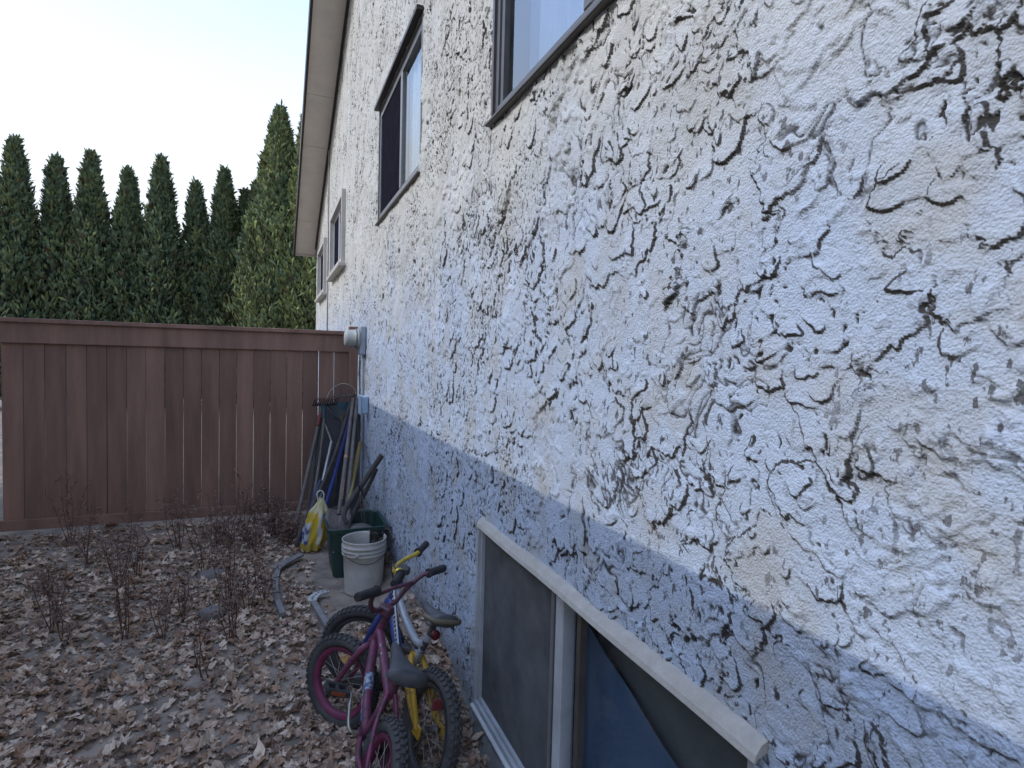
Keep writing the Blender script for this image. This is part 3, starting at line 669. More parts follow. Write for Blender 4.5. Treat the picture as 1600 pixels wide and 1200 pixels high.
# ------------------------------------------------------------------ hockey sticks on the ground
def hockey(name, shaft, blade, sm, bm, label, bands, holes=0):
    g0 = lambda p, dz: Vector((p[0], p[1], float(gz(p[0], p[1]))+dz))
    root = empty(name, g0(shaft[0], 0), label, 'hockey stick')
    def ribbon(pts, w, t):
        m = MB(); P = [Vector(p) for p in pts]; v = []
        for i, p in enumerate(P):
            d = (P[min(i+1, len(P)-1)]-P[max(i-1, 0)]); d.z = 0; d.normalize(); s_ = Vector((-d.y, d.x, 0)); wi = w[i] if hasattr(w, '__len__') else w
            v += [p+s_*wi/2+Vector((0, 0, -t/2)), p-s_*wi/2+Vector((0, 0, -t/2)), p-s_*wi/2+Vector((0, 0, t/2)), p+s_*wi/2+Vector((0, 0, t/2))]
        f = [(i*4+k, i*4+(k+1) % 4, (i+1)*4+(k+1) % 4, (i+1)*4+k) for i in range(len(P)-1) for k in range(4)]+[(3, 2, 1, 0), tuple(len(v)-4+k for k in range(4))]
        return m.add(v, f)
    S_ = [g0(p, .030) for p in shaft]; ribbon(S_, .032, .022).build('shaft', sm, root)
    Bl = [g0(p[:2], .036) for p in blade]; b = ribbon(Bl, [p[2] for p in blade], .014).build('blade', bm, root)
    for t in bands:
        i = min(int(t*(len(S_)-1)), len(S_)-2); f = t*(len(S_)-1)-i; c = S_[i].lerp(S_[i+1], f); d = (S_[i+1]-S_[i]).normalized()
        m = MB(); m.obox(c, d, d.cross(Vector((0, 0, 1))).normalized(), Vector((0, 0, 1)), (.008, .0175, .0125), .001); m.build('tape_band', mat('black_tape', (.02, .02, .02), .8), root)
    for k in range(holes):
        t = .15+.8*k/(holes-1); i = min(int(t*(len(Bl)-1)), len(Bl)-2); f = t*(len(Bl)-1)-i; c = Bl[i].lerp(Bl[i+1], f)
        m = MB(); m.lathe(c+Vector((0, 0, .0072)), (0, 0, 1), [(0, .0012), (.006, .0012), (.0065, 0)], 8); m.build('rivet_hole', mat('dark_hole', (.02, .02, .02), .9), b)
gst = mat('grey_weathered_stick', (.20, .19, .185), .75, .3, 20, .3, 50, dust=.3)
hockey('hockey_stick', [(.045, 4.50), (.030, 4.32), (.022, 4.10), (.032, 3.88), (.060, 3.66)], [(.030, 4.45, .06), (.060, 4.52, .07), (.12, 4.60, .062), (.21, 4.69, .05)], gst, gst,
       'grey hockey stick with black bands lying curved on dry leaves', (.3, .62, .05))
hockey('hockey_stick', [(.238, 3.80), (.262, 3.64), (.290, 3.45), (.318, 3.27)], [(.236, 3.77, .05), (.240, 3.83, .062), (.275, 3.875, .055), (.345, 3.91, .036)], mat('grey_stick_shaft', (.22, .21, .205), .7, .25, 20, dust=.3), mat('white_blade', (.48, .47, .45), .6, .15, 20, dust=.25),
       'hockey stick with pale perforated blade pointing at white bucket', (), 7)

# ------------------------------------------------------------------ white bucket
bk = empty('plastic_bucket', (.577, 3.94, 0), 'dirty white plastic bucket with ribbed rim and a piece broken off', 'bucket')
wplast = mat('white_bucket_plastic', (.55, .535, .50), .5, .08, 6, dust=.75, dustcol=(.30, .255, .20))
bc = Vector((.577, 3.94, float(gz(.577, 3.94))-.004)); N_ = 48
prof = [(.0, .006), (.121, .006), (.125, .0), (.1265, .012), (.132, .16), (.1365, .262), (.1375, .263), (.1465, .266), (.1470, .274), (.1400, .277), (.1398, .287), (.1480, .290), (.1485, .299), (.1405, .302), (.1403, .313), (.1485, .316), (.149, .328), (.1425, .331), (.143, .350), (.1475, .358), (.1465, .366), (.1425, .366), (.1395, .355), (.1375, .30), (.131, .16), (.123, .014), (0, .014)]
def brk(i, k):          # broken-out piece of the back rim on the wall side
    a = 360*k/N_; h = (prof[i][1]+prof[i+1][1])/2
    return 8 <= a < 62 and h > .20
m = MB(); m.lathe(bc, (0, 0, 1), prof, N_, skip=brk); m.build('pail', wplast, bk)
m = MB(); m.lathe(bc+Vector((-.06, -.125, .285)), Vector((-.43, -.9, 0)), [(0, .022), (.011, .022), (.013, .014), (.013, 0)], 12); m.build('handle_lug', wplast, bk)
m = MB(); pts = []
for k in range(15):
    a = math.radians(205+ (360-205-25)*k/14+0); pts.append(bc+Vector((.149*math.cos(a), .149*math.sin(a), .283-.055*math.sin(math.pi*k/14))))
m.tube(pts, .0022, 6); m.build('wire_handle', mat('rusty_wire', (.10, .075, .06), .6, .3, metal=.5), bk)

# ------------------------------------------------------------------ green bin with contents
gb = empty('green_bin', (.57, 4.4, 0), 'dark green rectangular plastic bin behind white bucket, filled with tools and soil', 'bin')
green = mat('green_bin_plastic', (.010, .045, .038), .5, .15, 5, dust=.3, dustcol=(.09, .085, .07))
m = MB()
def rrect(x0, x1, y0, y1, z, rad, n=5):
    P = []
    for (cx, cy, a0) in ((x1-rad, y1-rad, 0), (x0+rad, y1-rad, 90), (x0+rad, y0+rad, 180), (x1-rad, y0+rad, 270)):
        for k in range(n+1): a = math.radians(a0+90*k/n); P.append((cx+rad*math.cos(a), cy+rad*math.sin(a), z))
    return P
lay = [rrect(.405, .735, 4.215, 4.595, .0, .05), rrect(.385, .755, 4.195, 4.615, .19, .05), rrect(.381, .759, 4.191, 4.619, .195, .05), rrect(.372, .768, 4.175, 4.630, .325, .05),
       rrect(.360, .782, 4.162, 4.642, .330, .055), rrect(.356, .786, 4.158, 4.646, .362, .055), rrect(.364, .778, 4.166, 4.638, .366, .05), rrect(.376, .765, 4.178, 4.626, .355, .05), rrect(.41, .73, 4.22, 4.59, .02, .045)]
k = len(lay[0]); v = [p for l in lay for p in l]; base = [tuple(range(k))[::-1], tuple(len(v)-k+i for i in range(k))]
m.add(v, [(j*k+i, j*k+(i+1) % k, (j+1)*k+(i+1) % k, (j+1)*k+i) for j in range(len(lay)-1) for i in range(k)]+base, False)
m.build('tub', green, gb)
for x in (.46, .53, .61, .68):
    m = MB(); m.bar((x, 4.201, .02), (x, 4.181, .31), .012, .010, (0, -1, 0), .002); m.build('rib', green, gb)
# sack of soil bulging in the bin
m = MB(); n1, n2 = 22, 22; v = []
for j in range(n2):
    for i in range(n1):
        u, w_ = i/(n1-1), j/(n2-1); x = .395+.355*u; y = 4.195+.41*w_
        z = .20+.115*math.sin(math.pi*u)**.5*math.sin(math.pi*w_)**.5+.018*float(fbm(np.array(x*11.), np.array(y*11.), 3))+.035*u*(1-w_)
        v.append((x, y, z))
m.add(v, [(j*n1+i, j*n1+i+1, (j+1)*n1+i+1, (j+1)*n1+i) for j in range(n2-1) for i in range(n1-1)], True)
sk_ = m.build('plastic_sack', mat('grey_brown_plastic', (.12, .105, .10), .35, .3, 9, .5, 25, dust=.3)); tag(sk_, 'crumpled grey brown plastic sack lying inside the green bin', 'sack')
# dead plant by the wall beside the bin
pd = empty('dead_plant', (.74, 4.05, .04), 'dry brown plant remnant by the wall between bin and bucket', 'dead plant')
st = MB(); sd = MB(); rr = random.Random(4)
for _ in range(16):
    p0 = Vector((.755+rr.uniform(-.03, .02), 4.08+rr.uniform(-.04, .04), .03)); p2 = p0+Vector((rr.uniform(-.10, .03), rr.uniform(-.10, .10), rr.uniform(.12, .40)))
    st.tube([p0, (p0+p2)/2+Vector((rr.uniform(-.03, .02), 0, .03)), p2], [.003, .002, .001], 4, sub=3, caps=False)
    for _k in range(12):
        e = p0.lerp(p2, rr.uniform(.3, 1))+Vector((rr.uniform(-.03, .02), rr.uniform(-.03, .03), rr.uniform(-.02, .02))); u = Vector((rr.uniform(-1, 1), rr.uniform(-1, 1), rr.uniform(-1, 1))).normalized()*.02; w_ = u.orthogonal().normalized()*.008
        sd.add([e-u, e+w_, e+u, e-w_], [(0, 1, 2, 3)])
st.build('stem', stalkm, pd); tag(sd.build('dry_leaves', mat('dead_leaf_dark', (.075, .055, .048), .9, .3, 30), pd), kind='stuff')

# ------------------------------------------------------------------ yellow plastic bag hung against the tools
yb = empty('plastic_bag', (.29, 4.9, 0), 'yellow and white printed plastic bag slumped beside the green bin', 'plastic bag')
n1, n2 = 40, 26; v = []; col = []
for j in range(n2):
    t = j/(n2-1); zc = .015+.40*t; wd = .078*math.sin(math.pi*min(1, .10+.62*(1-t)**.9))**.8*(1.0 if t < .75 else 1-.75*(t-.75)/.25)+.006
    cx = .295+.075*t; cy = 4.87+.06*t
    for i in range(n1):
        a = 2*math.pi*i/n1; cr = 1+.16*math.sin(5*a+3*t)+.10*math.sin(9*a-8*t)+.05*math.sin(17*a+t*21)
        v.append((cx+wd*1.05*cr*math.cos(a), cy+wd*.8*cr*math.sin(a), zc+.006*math.sin(7*a+9*t)))
        s_ = math.sin(a*1.0+2.5+1.3*t)
        c_ = (.60, .41, .025)
        if abs(((a/6.283*3+.25*t) % 1)-.5) < .085: c_ = (.62, .60, .55)
        if t > .72: c_ = (.60, .54, .30)
        if math.cos(a) < -.55 and t < .55: c_ = (.52, .54, .58) if math.sin(t*30+a*3) > -.2 else (.05, .08, .25)
        if t < .14: c_ = (.42, .30, .05)
        col.append(c_)
q = [(j*n1+i, j*n1+(i+1) % n1, (j+1)*n1+(i+1) % n1, (j+1)*n1+i) for j in range(n2-1) for i in range(n1)]
bagm = attr_mat('bag_plastic', .42, 'tint', .18, .12, 30, .5)
bigmesh('bag_body', np.array(v), np.array(q), bagm, yb, True, None, {'tint': np.array(col)})
m = MB(); m.tube([(.345, 4.925, .40), (.335, 4.925, .455), (.362, 4.935, .475), (.388, 4.93, .45), (.385, 4.93, .40)], [.007, .006, .005, .006, .007], 7, sub=5); m.build('bag_handle', mat('bag_white_handle', (.58, .56, .48), .45, .1), yb)

# ------------------------------------------------------------------ garden tools leaning in the corner
wood_grey = mat('weathered_handle', (.135, .118, .105), .8, .3, 10, .3, 60, stretch=(1, 1, .2)); wood_dark = mat('dark_handle', (.062, .052, .047), .8, .35, 12, .3, 60)
wood_pale = mat('yellowish_handle', (.26, .205, .075), .75, .2, 12, .2, 60); steel = mat('rusty_steel', (.12, .10, .092), .55, .35, 14, .3, 50, metal=.5); blackst = mat('black_iron', (.022, .022, .024), .6, .3, 14, metal=.4)
silver = mat('dull_silver_tube', (.40, .39, .38), .4, .15, 14, metal=.6); bluep = mat('blue_fibreglass', (.018, .045, .25), .45, .2, 10, dust=.25); teal = mat('teal_plastic', (.02, .085, .12), .5, .2, 10, dust=.25)
redp = mat('red_grip', (.20, .028, .028), .6, .25, 20, dust=.3); orange = mat('orange_print', (.55, .16, .06), .6, .15, 20)
GT = 'garden tools leaning in the fence corner'
# dark insect screen panel leaning on the fence
sp = empty('screen_panel', (.53, 5.7, 0), 'dark grey mesh screen panel leaning on the fence behind the tools', 'screen panel')
def quadpt(u, t, o=0): return Vector((.29+.50*u+.16*t*(1-u)*.9, 5.62+.375*t-o, .02+1.08*t))
m = MB(); m.add([quadpt(0, 0), quadpt(1, 0), quadpt(1, 1), quadpt(0, 1), quadpt(0, 0)+Vector((0, .006, 0)), quadpt(1, 0)+Vector((0, .006, 0)), quadpt(1, 1)+Vector((0, .006, 0)), quadpt(0, 1)+Vector((0, .006, 0))], [(0, 1, 2, 3), (7, 6, 5, 4), (0, 4, 5, 1), (1, 5, 6, 2), (2, 6, 7, 3), (3, 7, 4, 0)])
m.build('mesh', mat('dark_mesh', (.055, .053, .058), .8, .15, 8, .4, 350), sp)
for (a, b) in (((0, 0), (1, 0)), ((1, 0), (1, 1)), ((1, 1), (0, 1)), ((0, 1), (0, 0))):
    m = MB(); m.bar(quadpt(*a, .004), quadpt(*b, .004), .022, .018, (0, -1, .3), .003); m.build('frame_bar', mat('screen_frame_grey', (.11, .11, .115), .6, .15, dust=.2), sp)
def tool(name, base, label, cat): return empty(name, base, label, cat, GT)
# bow rake, head up
t_ = tool('bow_rake', (.26, 5.15, 0), 'upturned bow rake with black iron tines leaning against brown fence', 'rake')
m = MB(); m.tube([(.446, 5.83, 1.09), (.452, 5.82, .96), (.40, 5.62, .60), (.30, 5.25, .14)], .0125, 9, sub=4); m.build('handle', wood_grey, t_)
m = MB(); m.tube([(.446, 5.83, 1.105), (.450, 5.825, .98)], [.016, .0175], 10); m.build('ferrule', teal, t_)
m = MB(); m.bar((.345, 5.84, 1.100), (.572, 5.84, 1.112), .018, .014, (0, 0, 1), .003); hd = m.build('head_bar', blackst, t_)
for k in range(11):
    x = .35+.0215*k; z = 1.10+.0011*k*1.0
    m = MB(); m.tube([(x, 5.84, z), (x+.012, 5.81, z+.045), (x+.024, 5.775, z+.075)], [.0055, .005, .003], 6); m.build('tine', blackst, t_)
# fan rake
t_ = tool('leaf_rake', (.62, 5.6, 0), 'wire leaf rake with arched hoop and fanned tines standing above the other tools', 'rake')
arc = [(.468, 5.9, 1.093), (.498, 5.92, 1.205), (.552, 5.93, 1.275), (.631, 5.93, 1.31), (.706, 5.93, 1.292), (.757, 5.93, 1.237), (.772, 5.9, 1.117)]
m = MB(); m.tube(arc, .0045, 7, sub=6); m.build('hoop', mat('pale_wire', (.34, .31, .28), .5, .2, metal=.4), t_)
neck = Vector((.640, 5.90, .93))
for k in range(13):
    t = k/12; i = min(int(t*6), 5); f = t*6-i; e = Vector(arc[i]).lerp(Vector(arc[i+1]), f)+Vector((0, .012, 0)); e = neck+(e-neck)*1.02
    m = MB(); m.tube([neck+(e-neck)*.06, neck+(e-neck)*.6+Vector((0, -.01, 0)), e], [.0035, .0042, .0038], 5); m.build('tine', wood_grey, t_)
m = MB(); m.bar((.60, 5.885, 1.185), (.765, 5.885, 1.195), .012, .022, (0, 0, 1), .002); m.build('brace', steel, t_)
m = MB(); m.tube([tuple(neck+Vector((0, 0, .03))), (.60, 5.80, .70), (.52, 5.55, .05)], .012, 8, sub=3); m.build('handle', wood_dark, t_)
# snow shovel in blue plastic standing behind
t_ = tool('snow_shovel', (.62, 5.8, 0), 'blue plastic scoop showing behind the tool handles near the wall', 'shovel')
m = MB(); v = []
for j in range(6):
    for i in range(8):
        u = i/7; t = j/5; v.append((.545+.20*u, 5.945-.03*math.sin(math.pi*u)-.02*t, .97+.16*t))
m.add(v+[Vector(p)+Vector((0, .006, 0)) for p in v], [(j*8+i, j*8+i+1, (j+1)*8+i+1, (j+1)*8+i) for j in range(5) for i in range(7)]+[(48+j*8+i, 48+(j+1)*8+i, 48+(j+1)*8+i+1, 48+j*8+i+1) for j in range(5) for i in range(7)], True); m.build('blade', teal, t_)
m = MB(); m.tube([(.645, 5.91, 1.0), (.60, 5.70, .05)], .012, 8); m.build('shaft', wood_dark, t_)
def simple(name, pts, r_, mt, label, cat, extra=(), n=9):
    t = tool(name, pts[-1], label, cat); m = MB(); m.tube(pts, r_*1.35, n, sub=3 if len(pts) > 2 else 0); m.build('handle', mt, t)
    for (nm, pp, rr_, mm) in extra:
        m = MB(); m.tube(pp, [q_*1.35 for q_ in rr_], n); m.build(nm, mm, t)
    return t
simple('hoe', [(.430, 5.96, 1.02), (.381, 5.86, .80), (.209, 5.35, .19), (.175, 5.22, .03)], .013, wood_grey, 'grey wooden tool handle with red upper end, leftmost of the leaning tools', 'garden tool',
       [('red_grip', [(.4325, 5.965, 1.03), (.4035, 5.905, .90)], [.0148, .0146], redp)])
simple('digging_bar', [(.449, 5.97, .93), (.334, 5.56, .30), (.29, 5.40, .03)], .011, wood_dark, 'thin dark handle leaning between the red ended tool and bow rake', 'garden tool')
t_ = simple('cultivator', [(.717, 5.90, 1.15), (.520, 5.5, .65), (.216, 5.0, .12), (.19, 4.95, .03)], .0125, wood_dark, 'long dark handle slanting across the tools down to yellow bag', 'garden tool')
t_ = simple('hand_cultivator', [(.523, 5.8, .752), (.44, 5.56, .48), (.352, 5.25, .17), (.33, 5.18, .03)], .012, silver, 'silver metal tube handle with bent wire neck leaning above yellow bag', 'garden tool',
            [('wire_neck', [(.470, 5.83, .90), (.500, 5.82, .82), (.523, 5.80, .752)], [.006, .006, .007], silver), ('wire_tip', [(.452, 5.835, .99), (.455, 5.835, .94), (.470, 5.83, .90)], [.005, .0055, .006], silver)])
simple('blue_handled_broom', [(.706, 5.88, .985), (.56, 5.52, .60), (.407, 5.2, .21), (.36, 5.1, .03)], .0125, bluep, 'bright blue handle leaning in the middle of the tools', 'garden tool')
simple('blue_pole', [(.40, 5.45, .45), (.27, 5.18, .16), (.225, 5.08, .02)], .013, mat('navy_pole', (.015, .025, .085), .5, .2, dust=.2), 'short navy blue pole end near the ground left of yellow bag', 'garden tool')
# spade standing in the bin, orange print on its handle
t_ = tool('spade', (.45, 4.45, .2), 'spade in green bin with orange lettering on its brown handle', 'shovel')
sp0, sp1 = Vector((.735, 5.90, 1.168)), Vector((.478, 4.575, .395))
m = MB(); m.tube([sp0, sp1], [.016, .0175], 10); m.build('handle', wood_grey, t_)
m = MB(); m.tube([sp0.lerp(sp1, .58), sp0.lerp(sp1, .60)], .0175, 10); m.build('copper_band', mat('copper_band', (.45, .24, .14), .5, .2, metal=.4), t_)
dsp = (sp1-sp0).normalized(); side = dsp.cross(Vector((0, 0, 1))).normalized(); nrm = side.cross(dsp)
for k in range(9):
    c = sp0.lerp(sp1, .79+.0165*k)+nrm*(.0152)*(.86)-side*.010
    m = MB(); hw = [.006, .0045, .006, .003, .006, .005, .006, .0035, .006][k]
    m.obox(c, dsp, side, nrm, (.0062, hw, .0012), .0003); m.build('printed_letter', orange, t_)
m = MB(); v = []
tip = sp1+dsp*.30
prof_ = [(0, .02), (.03, .085), (.10, .095), (.18, .088), (.25, .055), (.29, .012)]
for (l, hw) in prof_:
    for k in range(7):
        u = -1+k/3; v.append(sp1+dsp*(l-.01)+side*(hw*u)+nrm*(.022*u*u+.012))
m.add(v, [(j*7+i, j*7+i+1, (j+1)*7+i+1, (j+1)*7+i) for j in range(5) for i in range(6)], True); ob_ = m.build('blade', steel, t_)
md = ob_.modifiers.new('thick', 'SOLIDIFY'); md.thickness = .004
m = MB(); m.tube([sp1-dsp*.10, sp1+dsp*.06], [.018, .024], 10); m.build('socket', steel, t_)
simple('long_handled_fork', [(.772, 5.90, 1.15), (.532, 4.6, .371), (.50, 4.43, .25)], .0135, wood_grey, 'plain grey handle standing in green bin, right of the orange lettered spade', 'garden tool')
simple('yellow_handled_hoe', [(.763, 5.55, .77), (.541, 4.6, .40), (.51, 4.48, .25)], .014, wood_pale, 'short yellowish wooden handle standing in green bin close to the wall', 'garden tool')
# heavy two-handled digger leaning on the wall
t_ = tool('post_hole_digger', (.49, 4.4, .25), 'pair of thick dark curved digger handles leaning from bin to wall', 'post hole digger')
m = MB(); m.tube([(.790, 4.55, .815), (.665, 4.56, .620), (.53, 4.46, .470), (.492, 4.40, .395), (.510, 4.36, .345)], [.021, .022, .021, .018, .014], 10, sub=5); m.build('handle', wood_dark, t_)
m = MB(); m.tube([(.765, 4.60, .700), (.66, 4.58, .500), (.56, 4.50, .350), (.53, 4.45, .28)], [.012, .020, .020, .018], 10, sub=5); m.build('handle', wood_dark, t_)
m = MB(); v = []
for j in range(6):
    for i in range(7):
        u = -1+i/3; t = j/5; v.append((.505-.03*t+.055*u*math.sin(math.pi*(.25+.6*t)), 4.385-.07*t+.02*u*u, .385-.13*t+.02*u*u))
m.add(v, [(j*7+i, j*7+i+1, (j+1)*7+i+1, (j+1)*7+i) for j in range(5) for i in range(6)], True); ob_ = m.build('blade', steel, t_); md = ob_.modifiers.new('thick', 'SOLIDIFY'); md.thickness = .004
for k, lb in enumerate(('thin metal rod standing in the green bin, left of the pair', 'thin metal rod standing in the green bin, right of the pair')):
    o_ = empty('metal_rod', (.63+.022*k, 4.44, .25), lb, 'metal rod', GT); m = MB(); m.tube([(.612+.020*k, 4.50, .60-.03*k), (.640+.020*k, 4.44, .25)], .005, 7); m.build('rod', steel, o_)
    m = MB(); m.tube([(.612+.020*k, 4.50, .60-.03*k), (.616+.020*k, 4.49, .55-.03*k)], .0062, 7); m.build('rod_tip', blackst, o_)

# ------------------------------------------------------------------ bicycles
rubber = mat('dusty_tyre_rubber', (.030, .030, .032), .85, .3, 25, .2, 90, dust=.6, dustcol=(.11, .10, .093)); chrome = mat('dull_chrome', (.42, .39, .34), .35, .3, 25, metal=.8, dust=.25)
gripm = mat('black_grip', (.022, .022, .024), .8, .25, 30, dust=.3, dustcol=(.09, .085, .08)); seatm = mat('dusty_saddle', (.055, .056, .062), .7, .25, 12, .2, 60, dust=.5, dustcol=(.15, .15, .155))
class Bike:
    def __init__(s, par, hb, ht):
        X0, Y0, psi, lam, s.dl, s.s = par
        s.fwd = Vector((math.sin(psi), math.cos(psi), 0)); r0 = Vector((math.cos(psi), -math.sin(psi), 0)); zup = Vector((0, 0, 1))
        s.up = zup*math.cos(lam)+r0*math.sin(lam); s.rt = r0*math.cos(lam)-zup*math.sin(lam); s.O = Vector((X0, Y0, 0))
        s.hb = Vector((hb[0], 0, hb[1])); s.ax = (Vector((ht[0], 0, ht[1]))-s.hb).normalized()
        s.rot = Matrix.Rotation(s.dl, 3, s.ax)
    def P(s, a, b, r=0.):  # frame point
        return s.O+s.s*(s.fwd*a+s.rt*r+s.up*b)
    def Q(s, a, b, r=0.):  # steered point
        p = s.hb+s.rot@(Vector((a, r, b))-s.hb); return s.P(p.x, p.z, p.y)
def wheel(B, root, name, hub, R, tw, T, rimm, spokes=20, nk=44):
    """tyre with knobs > rim, spokes, hub"""
    c = T(*hub); ax = (T(hub[0], hub[1], 1.)-T(hub[0], hub[1], 0.)).normalized(); u = (T(hub[0]+1., hub[1])-c).normalized(); w = (T(hub[0], hub[1]+1.)-c).normalized()
    R *= B.s; tw *= B.s; rm = R-tw*.55
    m = MB()
    def circ(rad, off, n=44): return [c+ax*off+u*(rad*math.cos(6.28319*k/n))+w*(rad*math.sin(6.28319*k/n)) for k in range(n)]
    m.tube(circ(rm, 0), tw*.5, 10, closed=True)
    for k in range(nk):
        a = 6.28319*k/nk
        for (off, ang, kw) in ((-.30, 0, .17), (.0, .5, .16), (.30, 0, .17)):
            aa = a+ang*6.28319/nk; rd = u*math.cos(aa)+w*math.sin(aa); tg = -u*math.sin(aa)+w*math.cos(aa)
            nn = (rd*math.cos(off*2.4)+ax*math.sin(off*2.4)); sd = tg.cross(nn)
            m.obox(c+rd*rm+nn*(tw*.5+.0015), tg, sd, nn, (.0085*B.s, kw*tw, .0042), .0015)
    ty = m.build(name, rubber, root)
    m = MB(); rr = R-tw*1.05; hwid = tw*.36; n = 44; v = []
    for k in range(n):
        a = 6.28319*k/n; rd = u*math.cos(a)+w*math.sin(a)
        for (dr, off) in ((.004, -hwid), (-.010, -hwid*.9), (-.018, -hwid*.4), (-.018, hwid*.4), (-.010, hwid*.9), (.004, hwid)): v.append(c+rd*(rr+dr)+ax*off)
    m.add(v, [(k*6+j, k*6+j+1, ((k+1) % n)*6+j+1, ((k+1) % n)*6+j) for k in range(n) for j in range(5)], True); m.build('rim', rimm, ty)
    m = MB()
    for k in range(spokes):
        a = 6.28319*k/spokes; sg = 1 if k % 2 else -1; a2 = a+sg*(.9 if k % 4 < 2 else -.9)
        m.tube([c+ax*(sg*.022)+(u*math.cos(a2)+w*math.sin(a2))*.014, c+(u*math.cos(a)+w*math.sin(a))*(rr-.016)], .0013, 4, caps=False)
    m.build('spokes', chrome, ty)
    m = MB(); m.lathe(c, ax, [(0, -.052), (.006, -.052), (.006, -.034), (.019, -.032), (.019, -.026), (.011, -.022), (.011, .022), (.019, .026), (.019, .032), (.006, .034), (.006, .052), (0, .052)], 14); m.build('hub', steel, ty)
    return ty
def saddle(B, root, nose, rear, wide, tall, m_, trim=None):
    n1, n2 = 12, 14; m = MB(); v = []
    for i in range(n1):
        t = i/(n1-1); a = nose[0]+(rear[0]-nose[0])*t; b = nose[1]+(rear[1]-nose[1])*t-.012*math.sin(math.pi*t)
        hw = wide*(.17+.83*(t**1.9))*(1 if t < .9 else 1-.35*((t-.9)/.1)**2); th = tall*(.6+.4*t)
        if i == 0: hw *= .6; th *= .6
        for k in range(n2):
            an = 2*math.pi*k/n2; x = math.copysign(abs(math.cos(an))**.7, math.cos(an))*hw; y = math.copysign(abs(math.sin(an))**.8, math.sin(an))*th*.5
            v.append(B.P(a, b+y, x))
    m.add(v, [(i*n2+k, i*n2+(k+1) % n2, (i+1)*n2+(k+1) % n2, (i+1)*n2+k) for i in range(n1-1) for k in range(n2)]+[tuple(range(n2))[::-1], tuple((n1-1)*n2+k for k in range(n2))], True)
    o = m.build('saddle', m_, root)
    if trim:
        m = MB(); m.tube([B.P(rear[0]+.075, rear[1]-tall*.10, -wide*.99), B.P(rear[0]+.012, rear[1]-tall*.06, -wide*.82), B.P(rear[0]-.004, rear[1]-tall*.02, 0), B.P(rear[0]+.012, rear[1]-tall*.06, wide*.82), B.P(rear[0]+.075, rear[1]-tall*.1, wide*.99)], tall*.20, 8, sub=5); m.build('saddle_trim', trim, o)
    m = MB()
    for r_ in (-.018, .018): m.tube([B.P(nose[0]-.03, nose[1]-tall*.45, r_*.6), B.P((nose[0]+rear[0])/2, nose[1]-tall*1.0, r_), B.P(rear[0]+.04, rear[1]-tall*.45, r_*1.6)], .0035, 6, sub=3)
    m.build('saddle_rails', steel, o)
    return o
# --- magenta child's bike
magenta = mat('scuffed_magenta_paint', (.175, .028, .080), .5, .35, 14, .15, 60, dust=.55, dustcol=(.10, .07, .075), scratch=.75, scratchcol=(.07, .03, .045)); magdark = mat('dark_plum_paint', (.075, .022, .045), .5, .4, 16, .15, 60, dust=.3, scratch=.4, scratchcol=(.16, .03, .08))
magrim = mat('magenta_rim', (.16, .018, .065), .55, .4, 14, dust=.35, dustcol=(.09, .07, .07))
bmx = empty('childs_bicycle', (.254, 1.866, 0), 'magenta child\'s bicycle with knobby tyres leaning nearest the camera', 'bicycle', 'bicycles leaning on the wall')
hb1, ht1 = (.585, .43), (.56, .52)
B1 = Bike((.254, 1.866, -.019, .389, -.714, .958), hb1, ht1)
P, Q_ = B1.P, B1.Q
wheel(B1, bmx, 'rear_wheel', (0, .20), .205, .052, P, magrim); wheel(B1, bmx, 'front_wheel', (.70, .195), .205, .052, Q_, magrim)
HT = Vector((ht1[0], 0, ht1[1])); HBv = Vector((hb1[0], 0, hb1[1])); axd = (HT-HBv).normalized()
m = MB()
m.tube([P(.588, .42), P(.557, .53)], .0185, 12)                                           # head tube
m.tube([P(.570, .495), P(.40, .455), P(.19, .405)], .0175, 10, sub=3)                       # top tube
m.tube([P(.580, .445), P(.44, .31), P(.275, .215)], .0195, 10, sub=3)                      # down tube
m.tube([P(.272, .205), P(.180, .455)], .0145, 10)                                          # seat tube
m.tube([P(.275, .21, -.028), P(.275, .21, .028)], .021, 12)                                # bottom bracket
for s_ in (-1, 1):
    m.tube([P(.26, .205, .018*s_), P(.14, .20, .045*s_), P(0, .20, .048*s_)], [.0095, .009, .0085], 8, sub=3)
    m.tube([P(.187, .43, .012*s_), P(.11, .335, .042*s_), P(0, .20, .048*s_)], [.0085, .008, .0075], 8, sub=3)
m.build('frame', magenta, bmx)
m = MB(); m.tube([P(.255, .2), P(.275, .215), P(.30, .225)], .0178, 10)
pale = mat('pale_scuffed_decal', (.36, .38, .42), .5, .45, 60, dust=.2, scratch=.8, scratchcol=(.07, .10, .22))
decal = MB(); d0, d1, dm = P(.37, .262), P(.47, .345), P(.42, .300)
decal.tube([P(.345, .247), P(.395, .275), P(.445, .318), P(.475, .345)], .0200, 10, caps=False, sub=2); decal.build('white_decal', pale, bmx)
decal = MB(); decal.tube([P(.318, .234), P(.345, .247)], .0200, 10, caps=False); decal.build('blue_decal', mat('blue_decal', (.09, .20, .42), .5, .2, 60, dust=.2), bmx)
